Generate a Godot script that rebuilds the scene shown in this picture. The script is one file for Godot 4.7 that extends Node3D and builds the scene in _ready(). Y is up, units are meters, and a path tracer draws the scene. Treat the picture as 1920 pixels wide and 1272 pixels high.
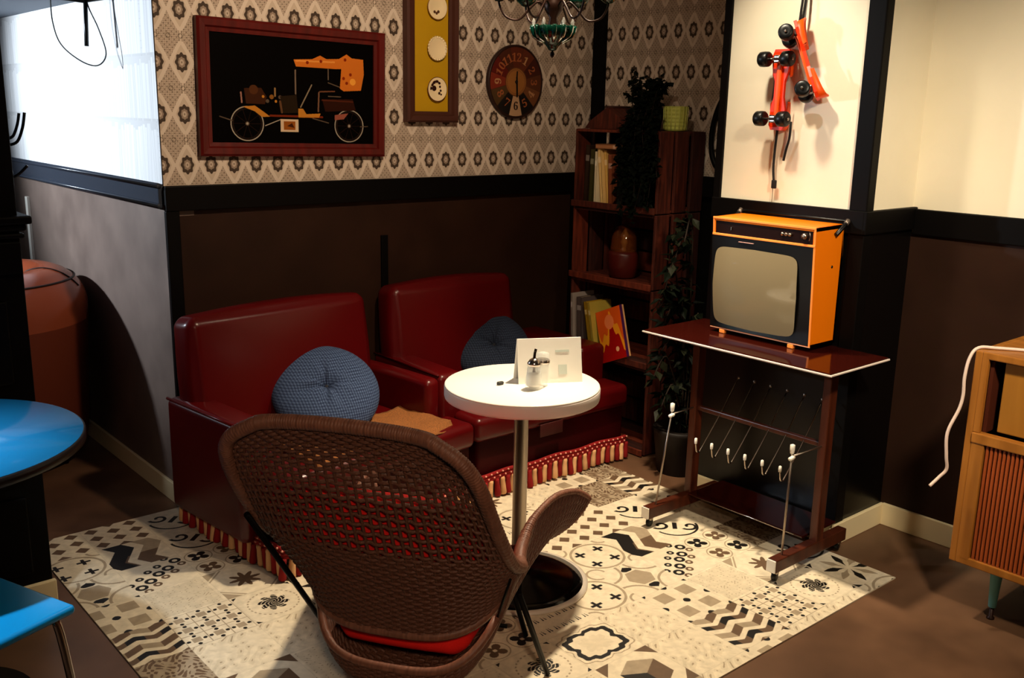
extends Node3D

# ---------------------------------------------------------------- setup and main
var M := {}
var used := {}

func _ready():
	# camera
	var cam := Camera3D.new()
	cam.name = "camera"
	cam.position = Vector3(-1.4836, 1.68, 3.8579)
	cam.rotation_order = EULER_ORDER_YXZ
	cam.rotation_degrees = Vector3(-13.206, -40.78, 1.166)
	cam.fov = 38.4545
	cam.near = 0.05
	cam.far = 60.0
	add_child(cam)
	cam.current = true
	# environment: a closed room, almost no sky light
	var env := Environment.new()
	env.background_mode = Environment.BG_COLOR
	env.background_color = Color(0.75, 0.85, 1.0)
	env.background_energy_multiplier = 1.0
	env.tonemap_mode = Environment.TONE_MAPPER_LINEAR
	env.tonemap_exposure = 1.0
	env.sdfgi_enabled = true
	env.ssao_enabled = true
	env.ssil_enabled = true
	var we := WorldEnvironment.new()
	we.name = "world_environment"
	we.environment = env
	add_child(we)
	# unseen lamps: ceiling spots light the room, a cool one the left wall
	unseen_spot(Vector3(1.22, 2.66, 1.42), Vector3(0.95, 0.74, 1.50), Color(1.0, 0.92, 0.79), 9.8, 42.0, "unseen warm ceiling spotlight placed to light the round white table")
	unseen_spot(Vector3(1.20, 2.66, 1.62), Vector3(1.89, 1.60, 1.60), Color(1.0, 0.94, 0.83), 1.8, 34.0, "unseen warm ceiling spotlight placed to light the white column with the roller skates")
	unseen_spot(Vector3(0.30, 2.66, 3.70), Vector3(2.2, 1.0, 2.35), Color(1.0, 0.93, 0.81), 9.5, 30.0, "unseen warm ceiling spotlight placed to light the cream wall on the right", 0.12)
	unseen_spot(Vector3(0.35, 2.66, 1.9), Vector3(0.75, 1.6, 0.0), Color(1.0, 0.88, 0.74), 3.2, 52.0, "unseen warm ceiling spotlight placed to light the patterned wallpaper")
	unseen_spot(Vector3(-1.30, 2.66, 1.30), Vector3(-1.15, 0.6, 1.15), Color(0.90, 0.95, 1.0), 5.0, 24.0, "unseen cool ceiling spotlight placed to light the round blue table")
	unseen_spot(Vector3(-1.9, 2.66, 4.9), Vector3(0.05, 0.62, 1.85), Color(1.0, 0.86, 0.72), 5.5, 17.0, "added warm fill spotlight behind the viewer, brightening the wicker chair", 0.16)  # fill light added to brighten the back of the wicker chair
	unseen_left_lamp()
	make_materials()
	build_room()
	build_rug()
	build_armchairs()
	build_cushions()
	build_table()
	build_wicker()
	build_tv_stand()
	build_tv()
	build_crates()
	build_shelf_things()
	build_plants()
	build_wall_things()
	build_chandelier()
	build_skates()
	build_radio()
	build_left()

# ---------------------------------------------------------------- naming and tags
func numbered(called: String) -> String:
	if not used.has(called):
		used[called] = 0
		return called
	used[called] += 1
	return "%s_%03d" % [called, used[called]]

func tag(o: Node, label: String, category: String, group := "") -> void:
	o.set_meta("label", label)
	o.set_meta("category", category)
	if group != "":
		o.set_meta("group", group)

func thing(called: String, label: String, category: String, at := Vector3.ZERO, turn := 0.0, group := "") -> Node3D:
	var o := Node3D.new()
	o.name = numbered(called)
	add_child(o, true)
	o.position = at
	o.rotation.y = turn
	tag(o, label, category, group)
	return o

func part(called: String, st: SurfaceTool, m: Material, parent: Node) -> MeshInstance3D:
	var o := MeshInstance3D.new()
	o.name = numbered(called) if parent == self else called
	st.generate_normals()
	o.mesh = st.commit()
	o.material_override = m
	parent.add_child(o, true)
	return o

func again(src: MeshInstance3D, called: String, parent: Node, xf: Transform3D, m: Material = null) -> MeshInstance3D:
	var o := MeshInstance3D.new()
	o.name = called
	o.mesh = src.mesh
	o.material_override = m if m != null else src.material_override
	o.transform = xf
	parent.add_child(o, true)
	return o

func struct(called: String, st: SurfaceTool, m: Material, parent: Node = null) -> MeshInstance3D:
	var o := part(called, st, m, self if parent == null else parent)
	if parent == null:
		o.set_meta("kind", "structure")
	return o

# ---------------------------------------------------------------- geometry helpers
func begin(smooth := true) -> SurfaceTool:
	var st := SurfaceTool.new()
	st.begin(Mesh.PRIMITIVE_TRIANGLES)
	st.set_smooth_group(0 if smooth else -1)
	return st

# corners given counter-clockwise as seen from outside
func tri(st: SurfaceTool, a: Vector3, b: Vector3, c: Vector3) -> void:
	st.add_vertex(a)
	st.add_vertex(c)
	st.add_vertex(b)

func quad(st: SurfaceTool, a: Vector3, b: Vector3, c: Vector3, d: Vector3) -> void:
	tri(st, a, b, c)
	tri(st, a, c, d)

func quad_uv(st: SurfaceTool, p: Array, uv: Array) -> void:
	for i in [0, 2, 1, 0, 3, 2]:
		st.set_uv(uv[i])
		st.add_vertex(p[i])

func axis_steps(h: float, r: float, n: int, mid: int) -> Array:
	var a := []
	if r <= 0.0:
		return [-h, h]
	for k in range(n, 0, -1):
		a.append(-(h - r) - r * tan(PI / 4.0 * k / n))
	for k in range(0, mid + 1):
		a.append(lerpf(-(h - r), h - r, float(k) / mid))
	for k in range(1, n + 1):
		a.append((h - r) + r * tan(PI / 4.0 * k / n))
	return a

# box with rounded edges; bulge pushes the middle of the faces out
func rbox(st: SurfaceTool, c: Vector3, size: Vector3, r := 0.0, n := 1, xf := Transform3D.IDENTITY, bulge := 0.0, mid := 1) -> void:
	var h := size * 0.5
	r = minf(r, minf(h.x, minf(h.y, h.z)) * 0.98)
	var core := h - Vector3(r, r, r)
	for ax in 3:
		var u := (ax + 1) % 3
		var v := (ax + 2) % 3
		var us := axis_steps(h[u], r, n, mid)
		var vs := axis_steps(h[v], r, n, mid)
		for s in [-1.0, 1.0]:
			var g := []
			for i in us.size():
				var row := []
				for j in vs.size():
					var p := Vector3.ZERO
					p[ax] = s * h[ax]
					p[u] = us[i]
					p[v] = vs[j]
					if r > 0.0:
						var q := p.clamp(-core, core)
						var d := (p - q)
						p = q + d.normalized() * r
					if bulge != 0.0:
						p[ax] += s * bulge * (1.0 - pow(us[i] / h[u], 2)) * (1.0 - pow(vs[j] / h[v], 2))
					row.append(xf * (c + p))
				g.append(row)
			for i in us.size() - 1:
				for j in vs.size() - 1:
					if s > 0:
						quad(st, g[i][j], g[i + 1][j], g[i + 1][j + 1], g[i][j + 1])
					else:
						quad(st, g[i][j], g[i][j + 1], g[i + 1][j + 1], g[i + 1][j])

func boxst(c: Vector3, size: Vector3, r := 0.0, xf := Transform3D.IDENTITY) -> SurfaceTool:
	var st := begin(false)
	rbox(st, c, size, r, 1, xf)
	return st

func softst(c: Vector3, size: Vector3, r: float, n := 3, bulge := 0.0, xf := Transform3D.IDENTITY) -> SurfaceTool:
	var st := begin(true)
	rbox(st, c, size, r, n, xf, bulge, 5 if bulge != 0.0 else 1)
	return st

# box between two corners
func span(lo: Vector3, hi: Vector3, r := 0.0) -> SurfaceTool:
	return boxst((lo + hi) * 0.5, hi - lo, r)

func lathe(st: SurfaceTool, prof: Array, segs := 24, xf := Transform3D.IDENTITY) -> void:
	for i in prof.size() - 1:
		var a: Vector2 = prof[i]
		var b: Vector2 = prof[i + 1]
		for k in segs:
			var t0 := TAU * k / segs
			var t1 := TAU * (k + 1) / segs if k < segs - 1 else 0.0
			var d0 := Vector3(cos(t0), 0, sin(t0))
			var d1 := Vector3(cos(t1), 0, sin(t1))
			var p0: Vector3 = xf * (d0 * a.x + Vector3.UP * a.y)
			var p1: Vector3 = xf * (d1 * a.x + Vector3.UP * a.y)
			var q0: Vector3 = xf * (d0 * b.x + Vector3.UP * b.y)
			var q1: Vector3 = xf * (d1 * b.x + Vector3.UP * b.y)
			if a.x > 1e-6:
				tri(st, p0, q1, p1)
			if b.x > 1e-6:
				tri(st, p0, q0, q1)

func lathest(prof: Array, segs := 24, xf := Transform3D.IDENTITY) -> SurfaceTool:
	var st := begin(true)
	lathe(st, prof, segs, xf)
	return st

func smooth_path(pts: Array, n := 6) -> Array:
	var out := []
	for i in pts.size() - 1:
		var p0: Vector3 = pts[maxi(i - 1, 0)]
		var p1: Vector3 = pts[i]
		var p2: Vector3 = pts[i + 1]
		var p3: Vector3 = pts[mini(i + 2, pts.size() - 1)]
		for k in n:
			out.append(p1.cubic_interpolate(p2, p0, p3, float(k) / n))
	out.append(pts[-1])
	return out

func tube(st: SurfaceTool, path: Array, r: Variant, segs := 8, caps := true, squash := 1.0) -> void:
	var rings := []
	var up := Vector3.UP
	for i in path.size():
		var t: Vector3 = (path[mini(i + 1, path.size() - 1)] - path[maxi(i - 1, 0)]).normalized()
		if absf(t.dot(up)) > 0.97:
			up = Vector3.RIGHT if absf(t.x) < 0.9 else Vector3.FORWARD
		var side := t.cross(up).normalized()
		up = side.cross(t).normalized()
		var rr: float = r[i] if r is Array else r
		var ring := []
		for k in segs:
			var a := TAU * k / segs
			ring.append(path[i] + side * cos(a) * rr + up * sin(a) * rr * squash)
		rings.append(ring)
	for i in rings.size() - 1:
		for k in segs:
			var k1 := (k + 1) % segs
			quad(st, rings[i][k], rings[i][k1], rings[i + 1][k1], rings[i + 1][k])
	if caps:
		for k in range(1, segs - 1):
			tri(st, rings[0][0], rings[0][k + 1], rings[0][k])
			tri(st, rings[-1][0], rings[-1][k], rings[-1][k + 1])

func tubest(path: Array, r: Variant, segs := 8, caps := true) -> SurfaceTool:
	var st := begin(true)
	tube(st, path, r, segs, caps)
	return st

# a bar of square section from a to b
func bar(st: SurfaceTool, a: Vector3, b: Vector3, w: float, h: float, up := Vector3.UP, ch := 0.003) -> void:
	var d := (b - a)
	var z := d.normalized()
	var x := up.cross(z).normalized()
	var y := z.cross(x)
	rbox(st, Vector3.ZERO, Vector3(w, h, d.length()), ch, 1, Transform3D(Basis(x, y, z), (a + b) * 0.5))

func barst(a: Vector3, b: Vector3, w: float, h: float, up := Vector3.UP, ch := 0.003) -> SurfaceTool:
	var st := begin(false)
	bar(st, a, b, w, h, up, ch)
	return st

# extruded outline (x, y) with thickness along z
func prism(st: SurfaceTool, poly: PackedVector2Array, z0: float, z1: float, xf := Transform3D.IDENTITY) -> void:
	if Geometry2D.is_polygon_clockwise(poly):
		poly.reverse()
	var ids := Geometry2D.triangulate_polygon(poly)
	for i in range(0, ids.size(), 3):
		var a := poly[ids[i]]
		var b := poly[ids[i + 1]]
		var c := poly[ids[i + 2]]
		if (b - a).cross(c - a) < 0:
			var t := b
			b = c
			c = t
		tri(st, xf * Vector3(a.x, a.y, z1), xf * Vector3(b.x, b.y, z1), xf * Vector3(c.x, c.y, z1))
		tri(st, xf * Vector3(a.x, a.y, z0), xf * Vector3(c.x, c.y, z0), xf * Vector3(b.x, b.y, z0))
	for i in poly.size():
		var a := poly[i]
		var b := poly[(i + 1) % poly.size()]
		quad(st, xf * Vector3(a.x, a.y, z0), xf * Vector3(b.x, b.y, z0), xf * Vector3(b.x, b.y, z1), xf * Vector3(a.x, a.y, z1))

func grid_surface(st: SurfaceTool, g: Array, flip := false) -> void:
	for i in g.size() - 1:
		for j in g[i].size() - 1:
			if flip:
				quad(st, g[i][j], g[i + 1][j], g[i + 1][j + 1], g[i][j + 1])
			else:
				quad(st, g[i][j], g[i][j + 1], g[i + 1][j + 1], g[i + 1][j])

func xform(at: Vector3, x_deg := 0.0, y_deg := 0.0, z_deg := 0.0) -> Transform3D:
	return Transform3D(Basis.from_euler(Vector3(deg_to_rad(x_deg), deg_to_rad(y_deg), deg_to_rad(z_deg))), at)

# from a point along a direction: local y runs along dir
func along(at: Vector3, dir: Vector3) -> Transform3D:
	var y := dir.normalized()
	var x := (Vector3.FORWARD if absf(y.z) < 0.9 else Vector3.RIGHT).cross(y).normalized()
	return Transform3D(Basis(x, y, x.cross(y)), at)

# ---------------------------------------------------------------- materials
func mat(c: Color, rough := 0.6, metal := 0.0) -> StandardMaterial3D:
	var m := StandardMaterial3D.new()
	m.albedo_color = c
	m.roughness = rough
	m.metallic = metal
	if metal == 0.0:
		m.metallic_specular = 0.4
	return m

func noise_image(seed_: int, freq: float, size := 256, stretch := Vector2(1, 1), octaves := 4) -> Image:
	var n := FastNoiseLite.new()
	n.seed = seed_
	n.noise_type = FastNoiseLite.TYPE_SIMPLEX_SMOOTH
	n.frequency = freq
	n.fractal_octaves = octaves
	var im := Image.create(size, size, false, Image.FORMAT_RGB8)
	# wraps round: blended over the edge
	for y in size:
		for x in size:
			var u := float(x) / size
			var v := float(y) / size
			var a := n.get_noise_2d(x * stretch.x, y * stretch.y)
			var b := n.get_noise_2d((x - size) * stretch.x, y * stretch.y)
			var c := n.get_noise_2d(x * stretch.x, (y - size) * stretch.y)
			var d := n.get_noise_2d((x - size) * stretch.x, (y - size) * stretch.y)
			var t := lerpf(lerpf(a, b, u), lerpf(c, d, u), v)
			var k := clampf(0.5 + t * 0.8, 0.0, 1.0)
			im.set_pixel(x, y, Color(k, k, k))
	return im

func tinted(im: Image, lo: Color, hi: Color) -> ImageTexture:
	var o := Image.create(im.get_width(), im.get_height(), true, Image.FORMAT_RGB8)
	for y in im.get_height():
		for x in im.get_width():
			o.set_pixel(x, y, lo.lerp(hi, im.get_pixel(x, y).r))
	o.generate_mipmaps()
	return ImageTexture.create_from_image(o)

func normal_of(im: Image, depth: float) -> ImageTexture:
	var o := im.duplicate() as Image
	o.convert(Image.FORMAT_RGB8)
	o.bump_map_to_normal_map(depth)
	o.generate_mipmaps()
	return ImageTexture.create_from_image(o)

func patterned(im: Image, lo: Color, hi: Color, rough: float, scale: Vector3, world := true, bump := 0.0) -> StandardMaterial3D:
	var m := mat(Color.WHITE, rough)
	m.albedo_texture = tinted(im, lo, hi)
	m.uv1_triplanar = true
	m.uv1_world_triplanar = world
	m.uv1_scale = scale
	if bump > 0.0:
		m.normal_enabled = true
		m.normal_texture = normal_of(im, bump)
		m.normal_scale = 0.6
	return m

func make_materials() -> void:
	var soft := noise_image(3, 0.012)
	var grain := noise_image(7, 0.03, 256, Vector2(1.0, 0.08))
	var fine := noise_image(11, 0.11, 256, Vector2(1, 1), 3)
	var streak := noise_image(5, 0.05, 256, Vector2(1.0, 0.12))
	M.floor = patterned(soft, Color(0.29, 0.20, 0.14), Color(0.49, 0.355, 0.26), 0.42, Vector3(0.7, 0.7, 0.7))
	M.brown_panel = patterned(soft, Color(0.145, 0.085, 0.06), Color(0.20, 0.125, 0.09), 0.5, Vector3(0.8, 0.8, 0.8))
	M.grey_panel = patterned(soft, Color(0.36, 0.30, 0.27), Color(0.50, 0.43, 0.39), 0.6, Vector3(0.8, 0.8, 0.8))
	M.black = mat(Color(0.032, 0.024, 0.022), 0.5)
	M.black.metallic_specular = 0.2
	M.brown_panel.metallic_specular = 0.25
	M.black_gloss = mat(Color(0.025, 0.02, 0.02), 0.3)
	M.black_plastic = mat(Color(0.035, 0.033, 0.033), 0.35)
	M.rail_grey = mat(Color(0.20, 0.22, 0.26), 0.22)
	M.cream_wall = patterned(soft, Color(0.90, 0.86, 0.76), Color(0.94, 0.90, 0.81), 0.8, Vector3(0.6, 0.6, 0.6))
	M.skirting = mat(Color(0.93, 0.86, 0.69), 0.5)
	M.ceiling = mat(Color(0.55, 0.53, 0.52), 0.9)
	M.soffit = mat(Color(0.42, 0.45, 0.49), 0.8)
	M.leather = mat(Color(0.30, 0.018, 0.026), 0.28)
	M.leather.normal_enabled = true
	M.leather.normal_texture = normal_of(fine, 1.5)
	M.leather.normal_scale = 0.12
	M.leather.uv1_triplanar = true
	M.leather.uv1_scale = Vector3(6, 6, 6)
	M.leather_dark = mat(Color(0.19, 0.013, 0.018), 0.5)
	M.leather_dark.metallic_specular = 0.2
	M.reddish_patch = mat(Color(0.24, 0.05, 0.04), 0.6)
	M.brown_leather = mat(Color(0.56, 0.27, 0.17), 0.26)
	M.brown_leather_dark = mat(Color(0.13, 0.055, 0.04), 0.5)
	M.brown_leather_shaded = mat(Color(0.42, 0.19, 0.12), 0.4)  # same leather darkened, shade painted into the outer back
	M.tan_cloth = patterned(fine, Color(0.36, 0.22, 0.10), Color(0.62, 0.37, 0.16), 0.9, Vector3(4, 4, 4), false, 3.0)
	M.fringe_red = mat(Color(0.52, 0.05, 0.05), 0.85)
	M.fringe_cream = mat(Color(0.86, 0.66, 0.46), 0.85)
	M.fringe_dots = mat(Color(0.88, 0.60, 0.52), 0.8)
	M.white_table = mat(Color(0.93, 0.91, 0.87), 0.22)
	M.white_edge = mat(Color(0.90, 0.86, 0.83), 0.35)
	M.paper = mat(Color(0.95, 0.94, 0.90), 0.7)
	M.chrome = mat(Color(0.72, 0.68, 0.64), 0.18, 1.0)
	M.chrome_dull = mat(Color(0.66, 0.61, 0.56), 0.34, 1.0)
	M.ring = mat(Color(0.85, 0.80, 0.74), 0.35, 0.25)
	M.white_plastic = mat(Color(0.93, 0.91, 0.86), 0.4)
	M.orange = mat(Color(0.91, 0.46, 0.02), 0.32)
	M.orange_edge = mat(Color(0.98, 0.56, 0.25), 0.3)
	M.skate = mat(Color(0.93, 0.20, 0.03), 0.38)
	M.skate_light = mat(Color(0.97, 0.33, 0.04), 0.38)
	M.stand_wood = patterned(grain, Color(0.20, 0.08, 0.04), Color(0.34, 0.15, 0.08), 0.35, Vector3(3, 3, 3), false)
	M.stand_top = mat(Color(0.17, 0.035, 0.02), 0.10)
	M.crate = patterned(streak, Color(0.15, 0.045, 0.025), Color(0.42, 0.17, 0.095), 0.65, Vector3(3, 3, 3), true, 1.5)
	M.crate_dark = patterned(streak, Color(0.13, 0.045, 0.028), Color(0.28, 0.11, 0.065), 0.7, Vector3(3, 3, 3), true, 1.5)
	M.crate_light = patterned(streak, Color(0.25, 0.09, 0.05), Color(0.52, 0.22, 0.13), 0.6, Vector3(3, 3, 3), true, 1.5)
	M.cane = patterned(fine, Color(0.24, 0.14, 0.10), Color(0.46, 0.29, 0.22), 0.55, Vector3(7, 7, 7), false, 2.5)
	M.cane_rim = patterned(streak, Color(0.34, 0.21, 0.16), Color(0.56, 0.37, 0.29), 0.5, Vector3(6, 6, 6), false, 2.5)
	M.cane_band = patterned(streak, Color(0.25, 0.15, 0.11), Color(0.44, 0.28, 0.21), 0.55, Vector3(6, 6, 6), false, 3.0)
	M.red_cushion = patterned(fine, Color(0.86, 0.07, 0.05), Color(0.97, 0.14, 0.09), 0.8, Vector3(8, 8, 8), false)
	M.radio_wood = patterned(grain, Color(0.52, 0.31, 0.10), Color(0.74, 0.48, 0.20), 0.35, Vector3(2, 2, 2), false)
	M.radio_panel = patterned(grain, Color(0.56, 0.36, 0.11), Color(0.70, 0.47, 0.18), 0.4, Vector3(2, 2, 2), false)
	M.radio_slat = mat(Color(0.62, 0.29, 0.12), 0.45)
	M.radio_gap = mat(Color(0.16, 0.05, 0.02), 0.8)
	M.teal = mat(Color(0.46, 0.78, 0.80), 0.4)
	M.blue_top = mat(Color(0.13, 0.56, 0.80), 0.16)
	M.blue_seat = mat(Color(0.06, 0.60, 0.86), 0.3)
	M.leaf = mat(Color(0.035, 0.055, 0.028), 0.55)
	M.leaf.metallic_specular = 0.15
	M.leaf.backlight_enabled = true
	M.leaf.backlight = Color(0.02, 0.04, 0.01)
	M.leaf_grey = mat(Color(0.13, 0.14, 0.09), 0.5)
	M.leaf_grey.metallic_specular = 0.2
	M.stem = mat(Color(0.14, 0.09, 0.05), 0.7)
	M.green_glass = mat(Color(0.05, 0.26, 0.21), 0.06)
	M.green_glass.refraction_enabled = true
	M.green_glass.refraction_scale = 0.05
	M.green_glass.transparency = BaseMaterial3D.TRANSPARENCY_ALPHA
	M.green_glass.albedo_color = Color(0.05, 0.28, 0.22, 0.6)
	M.bronze = mat(Color(0.17, 0.085, 0.05), 0.4, 0.5)
	M.clear_glass = mat(Color(0.95, 0.97, 0.96, 0.25), 0.03)
	M.clear_glass.transparency = BaseMaterial3D.TRANSPARENCY_ALPHA
	M.amber_glass = mat(Color(0.45, 0.22, 0.08, 0.45), 0.05)
	M.amber_glass.transparency = BaseMaterial3D.TRANSPARENCY_ALPHA
	M.frame_red = patterned(grain, Color(0.26, 0.045, 0.03), Color(0.38, 0.075, 0.05), 0.35, Vector3(3, 3, 3), false)
	M.frame_brown = mat(Color(0.27, 0.14, 0.10), 0.5)
	M.mustard = mat(Color(0.72, 0.56, 0.03), 0.55)
	M.plate = mat(Color(0.93, 0.85, 0.68), 0.2)
	M.denim = weave_material()
	M.denim_dark = weave_material(0.6)
	M.button = mat(Color(0.04, 0.05, 0.10), 0.7)

func weave_material(k := 1.0) -> StandardMaterial3D:
	var im := Image.create(64, 64, true, Image.FORMAT_RGB8)
	for y in 64:
		for x in 64:
			var a := (x % 8) < 4
			var b := (y % 8) < 4
			var c := Color(0.09, 0.13, 0.23)
			if a and b: c = Color(0.31, 0.39, 0.52)
			elif a or b: c = Color(0.16, 0.22, 0.35)
			im.set_pixel(x, y, Color(c.r * k, c.g * k, c.b * k))
	im.generate_mipmaps()
	var m := mat(Color.WHITE, 0.9)
	m.albedo_texture = ImageTexture.create_from_image(im)
	m.uv1_triplanar = true
	m.uv1_scale = Vector3(12, 12, 12)
	return m

# ---------------------------------------------------------------- lamps
func unseen_spot(at: Vector3, aim: Vector3, col: Color, energy: float, angle: float, label: String, size := 0.05) -> void:  # lamp out of view, placed for the area it lights
	var t := thing("unseen_spotlight", label, "ceiling lamp", at, 0.0, "ceiling spotlights above the frame")
	var dir := (aim - at).normalized()
	var xf := along(Vector3.ZERO, -dir)
	var can := mat(Color(0.05, 0.05, 0.05), 0.4)
	part("housing", lathest([Vector2(0.0, 0.09), Vector2(0.05, 0.09), Vector2(0.06, 0.08), Vector2(0.06, -0.02), Vector2(0.054, -0.02), Vector2(0.054, 0.02), Vector2(0.0, 0.02)], 20, xf), can, t)
	part("bracket", tubest([Vector3(0, 0.0, 0) + xf.basis.y * 0.085, Vector3(0, 2.75 - at.y, 0)], 0.01, 8), can, t)
	var glow := mat(Color(0.9, 0.85, 0.75), 0.5)
	glow.emission_enabled = true
	glow.emission = col
	glow.emission_energy_multiplier = 2.0
	part("bulb", lathest([Vector2(0.0, -0.012), Vector2(0.05, -0.01), Vector2(0.05, 0.0), Vector2(0.0, 0.0)], 20, xf), glow, t)
	var l := SpotLight3D.new()
	l.name = "spot_light"
	l.light_color = col
	l.light_energy = energy
	l.light_size = size
	l.spot_angle = angle
	l.spot_angle_attenuation = 1.2
	l.spot_range = 12.0
	l.spot_attenuation = 2.0
	l.shadow_enabled = true
	t.add_child(l)
	l.look_at_from_position(at + dir * 0.03, aim, Vector3.FORWARD)

func unseen_left_lamp() -> void:  # out of view, placed to light the left wall from the passage
	var at := Vector3(-1.95, 2.04, -1.65)
	var t := thing("unseen_passage_lamp", "unseen cool white lamp in the passage, placed to light the left wall", "ceiling lamp", at)
	part("housing", lathest([Vector2(0.0, 0.07), Vector2(0.16, 0.07), Vector2(0.17, 0.06), Vector2(0.17, 0.03), Vector2(0.0, 0.03)], 24), mat(Color(0.8, 0.8, 0.8), 0.5), t)
	var glow := mat(Color(0.9, 0.95, 1.0), 0.5)
	glow.emission_enabled = true
	glow.emission = Color(0.8, 0.9, 1.0)
	glow.emission_energy_multiplier = 3.0
	part("diffuser", lathest([Vector2(0.0, 0.03), Vector2(0.15, 0.03), Vector2(0.15, 0.01), Vector2(0.13, -0.01), Vector2(0.0, -0.02)], 24), glow, t)
	var l := SpotLight3D.new()
	l.name = "spot_light"
	l.light_color = Color(0.90, 0.95, 1.0)
	l.light_energy = 11.0
	l.light_size = 0.07
	l.spot_angle = 38.0
	l.spot_angle_attenuation = 0.8
	l.spot_range = 12.0
	l.spot_attenuation = 2.0
	l.shadow_enabled = true
	t.add_child(l)
	l.look_at_from_position(at + Vector3(0.02, -0.06, 0), Vector3(0.0, 1.72, -0.95), Vector3.UP)

# ---------------------------------------------------------------- the room
const XB := 2.40      # wallpapered wall on the right
const XC := 1.89      # white column, face towards the seats
const ZC := 1.95      # white column, face towards the door
const XD := 2.25      # cream wall on the far right
const TOP := 2.75

func sheet_uv(st: SurfaceTool, o: Vector3, u: Vector3, v: Vector3, uv0: Vector2, uv1: Vector2) -> void:
	quad_uv(st, [o, o + u, o + u + v, o + v], [Vector2(uv0.x, uv0.y), Vector2(uv1.x, uv0.y), Vector2(uv1.x, uv1.y), Vector2(uv0.x, uv1.y)])

func wallpaper_image() -> Image:
	var w := 128
	var h := 256
	var im := Image.create(w, h, true, Image.FORMAT_RGB8)
	var light := Color(0.80, 0.735, 0.665)
	var mid := Color(0.60, 0.53, 0.465)
	var dark := Color(0.25, 0.195, 0.15)
	for y in h:
		for x in w:
			var u := (x + 0.5) / w - 0.5
			var v := (y + 0.5) / h - 0.5
			# fine lattice ground
			var a := sin((u + v * 2.0) * TAU * 7.0) * sin((u - v * 2.0) * TAU * 7.0)
			var c := mid.lerp(light, clampf(0.5 + a * 1.2, 0.0, 1.0) * 0.85)
			var spot := sin(u * TAU * 5.0) * sin(v * TAU * 10.0)
			if spot > 0.66:
				c = c.lerp(dark, 0.5)
			# pointed lozenge round the medallion, hatched at its ends
			var tv := absf(v) / 0.40
			var half := 0.44 * (0.75 * (1.0 - tv) + 0.25 * (1.0 - tv * tv))
			var e := absf(u) - half
			if tv < 1.0 and absf(e) < 0.085:
				c = light.lightened(0.10)
			elif tv < 1.0 and e < 0.0:
				var rr := Vector2(u, v * 1.45).length()
				var pet := 0.5 + 0.5 * cos(atan2(v * 1.45, u) * 8.0)
				c = mid.lerp(light, 0.75)
				if rr < 0.235 + 0.045 * pet:
					c = dark
				if rr < 0.14 + 0.02 * pet:
					c = mid.lerp(dark, 0.12)
				if rr < 0.085:
					c = light.lerp(mid, 0.3)
				if rr < 0.03:
					c = mid.lerp(dark, 0.3)
			elif tv < 1.25 and absf(u) < 0.035:
				c = light
			# small rings half way between the rows
			var vb := absf(absf(v) - 0.5)
			if vb < 0.06:
				var r2 := Vector2(fposmod(u * 2.0 + 0.5, 1.0) - 0.5, vb * 4.0).length()
				if absf(r2 - 0.17) < 0.05:
					c = c.lerp(dark, 0.35)
			im.set_pixel(x, y, c)
	im.generate_mipmaps()
	return im

func shelf_paper_image() -> Image:
	var w := 768
	var h := 384
	var im := Image.create(w, h, true, Image.FORMAT_RGB8)
	var rng := RandomNumberGenerator.new()
	rng.seed = 21
	im.fill(Color(0.93, 0.93, 0.93))
	for row in 3:
		var x := 0
		while x < w:
			var bw := rng.randi_range(7, 22)
			var tone := rng.randf_range(0.89, 0.97)
			var lean := rng.randf_range(-0.10, 0.10) if row == 2 else rng.randf_range(-0.02, 0.02)
			var topy := rng.randi_range(4, 22)
			var lay := rng.randf() < 0.06
			for yy in 128:
				for k in bw:
					var px := posmod(x + k + int(lean * yy), w)
					var edge := minf(k, bw - 1 - k) / 4.0
					var g := tone - 0.06 * clampf(1.0 - edge, 0.0, 1.0)
					if yy < topy:
						g = 0.85
					if yy > 122:
						g = 0.83
					if lay and yy % 14 < 2:
						g -= 0.05
					im.set_pixel(px, row * 128 + yy, Color(g, g * 1.0, g * 1.0))
			x += bw
	im.generate_mipmaps()
	return im

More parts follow.
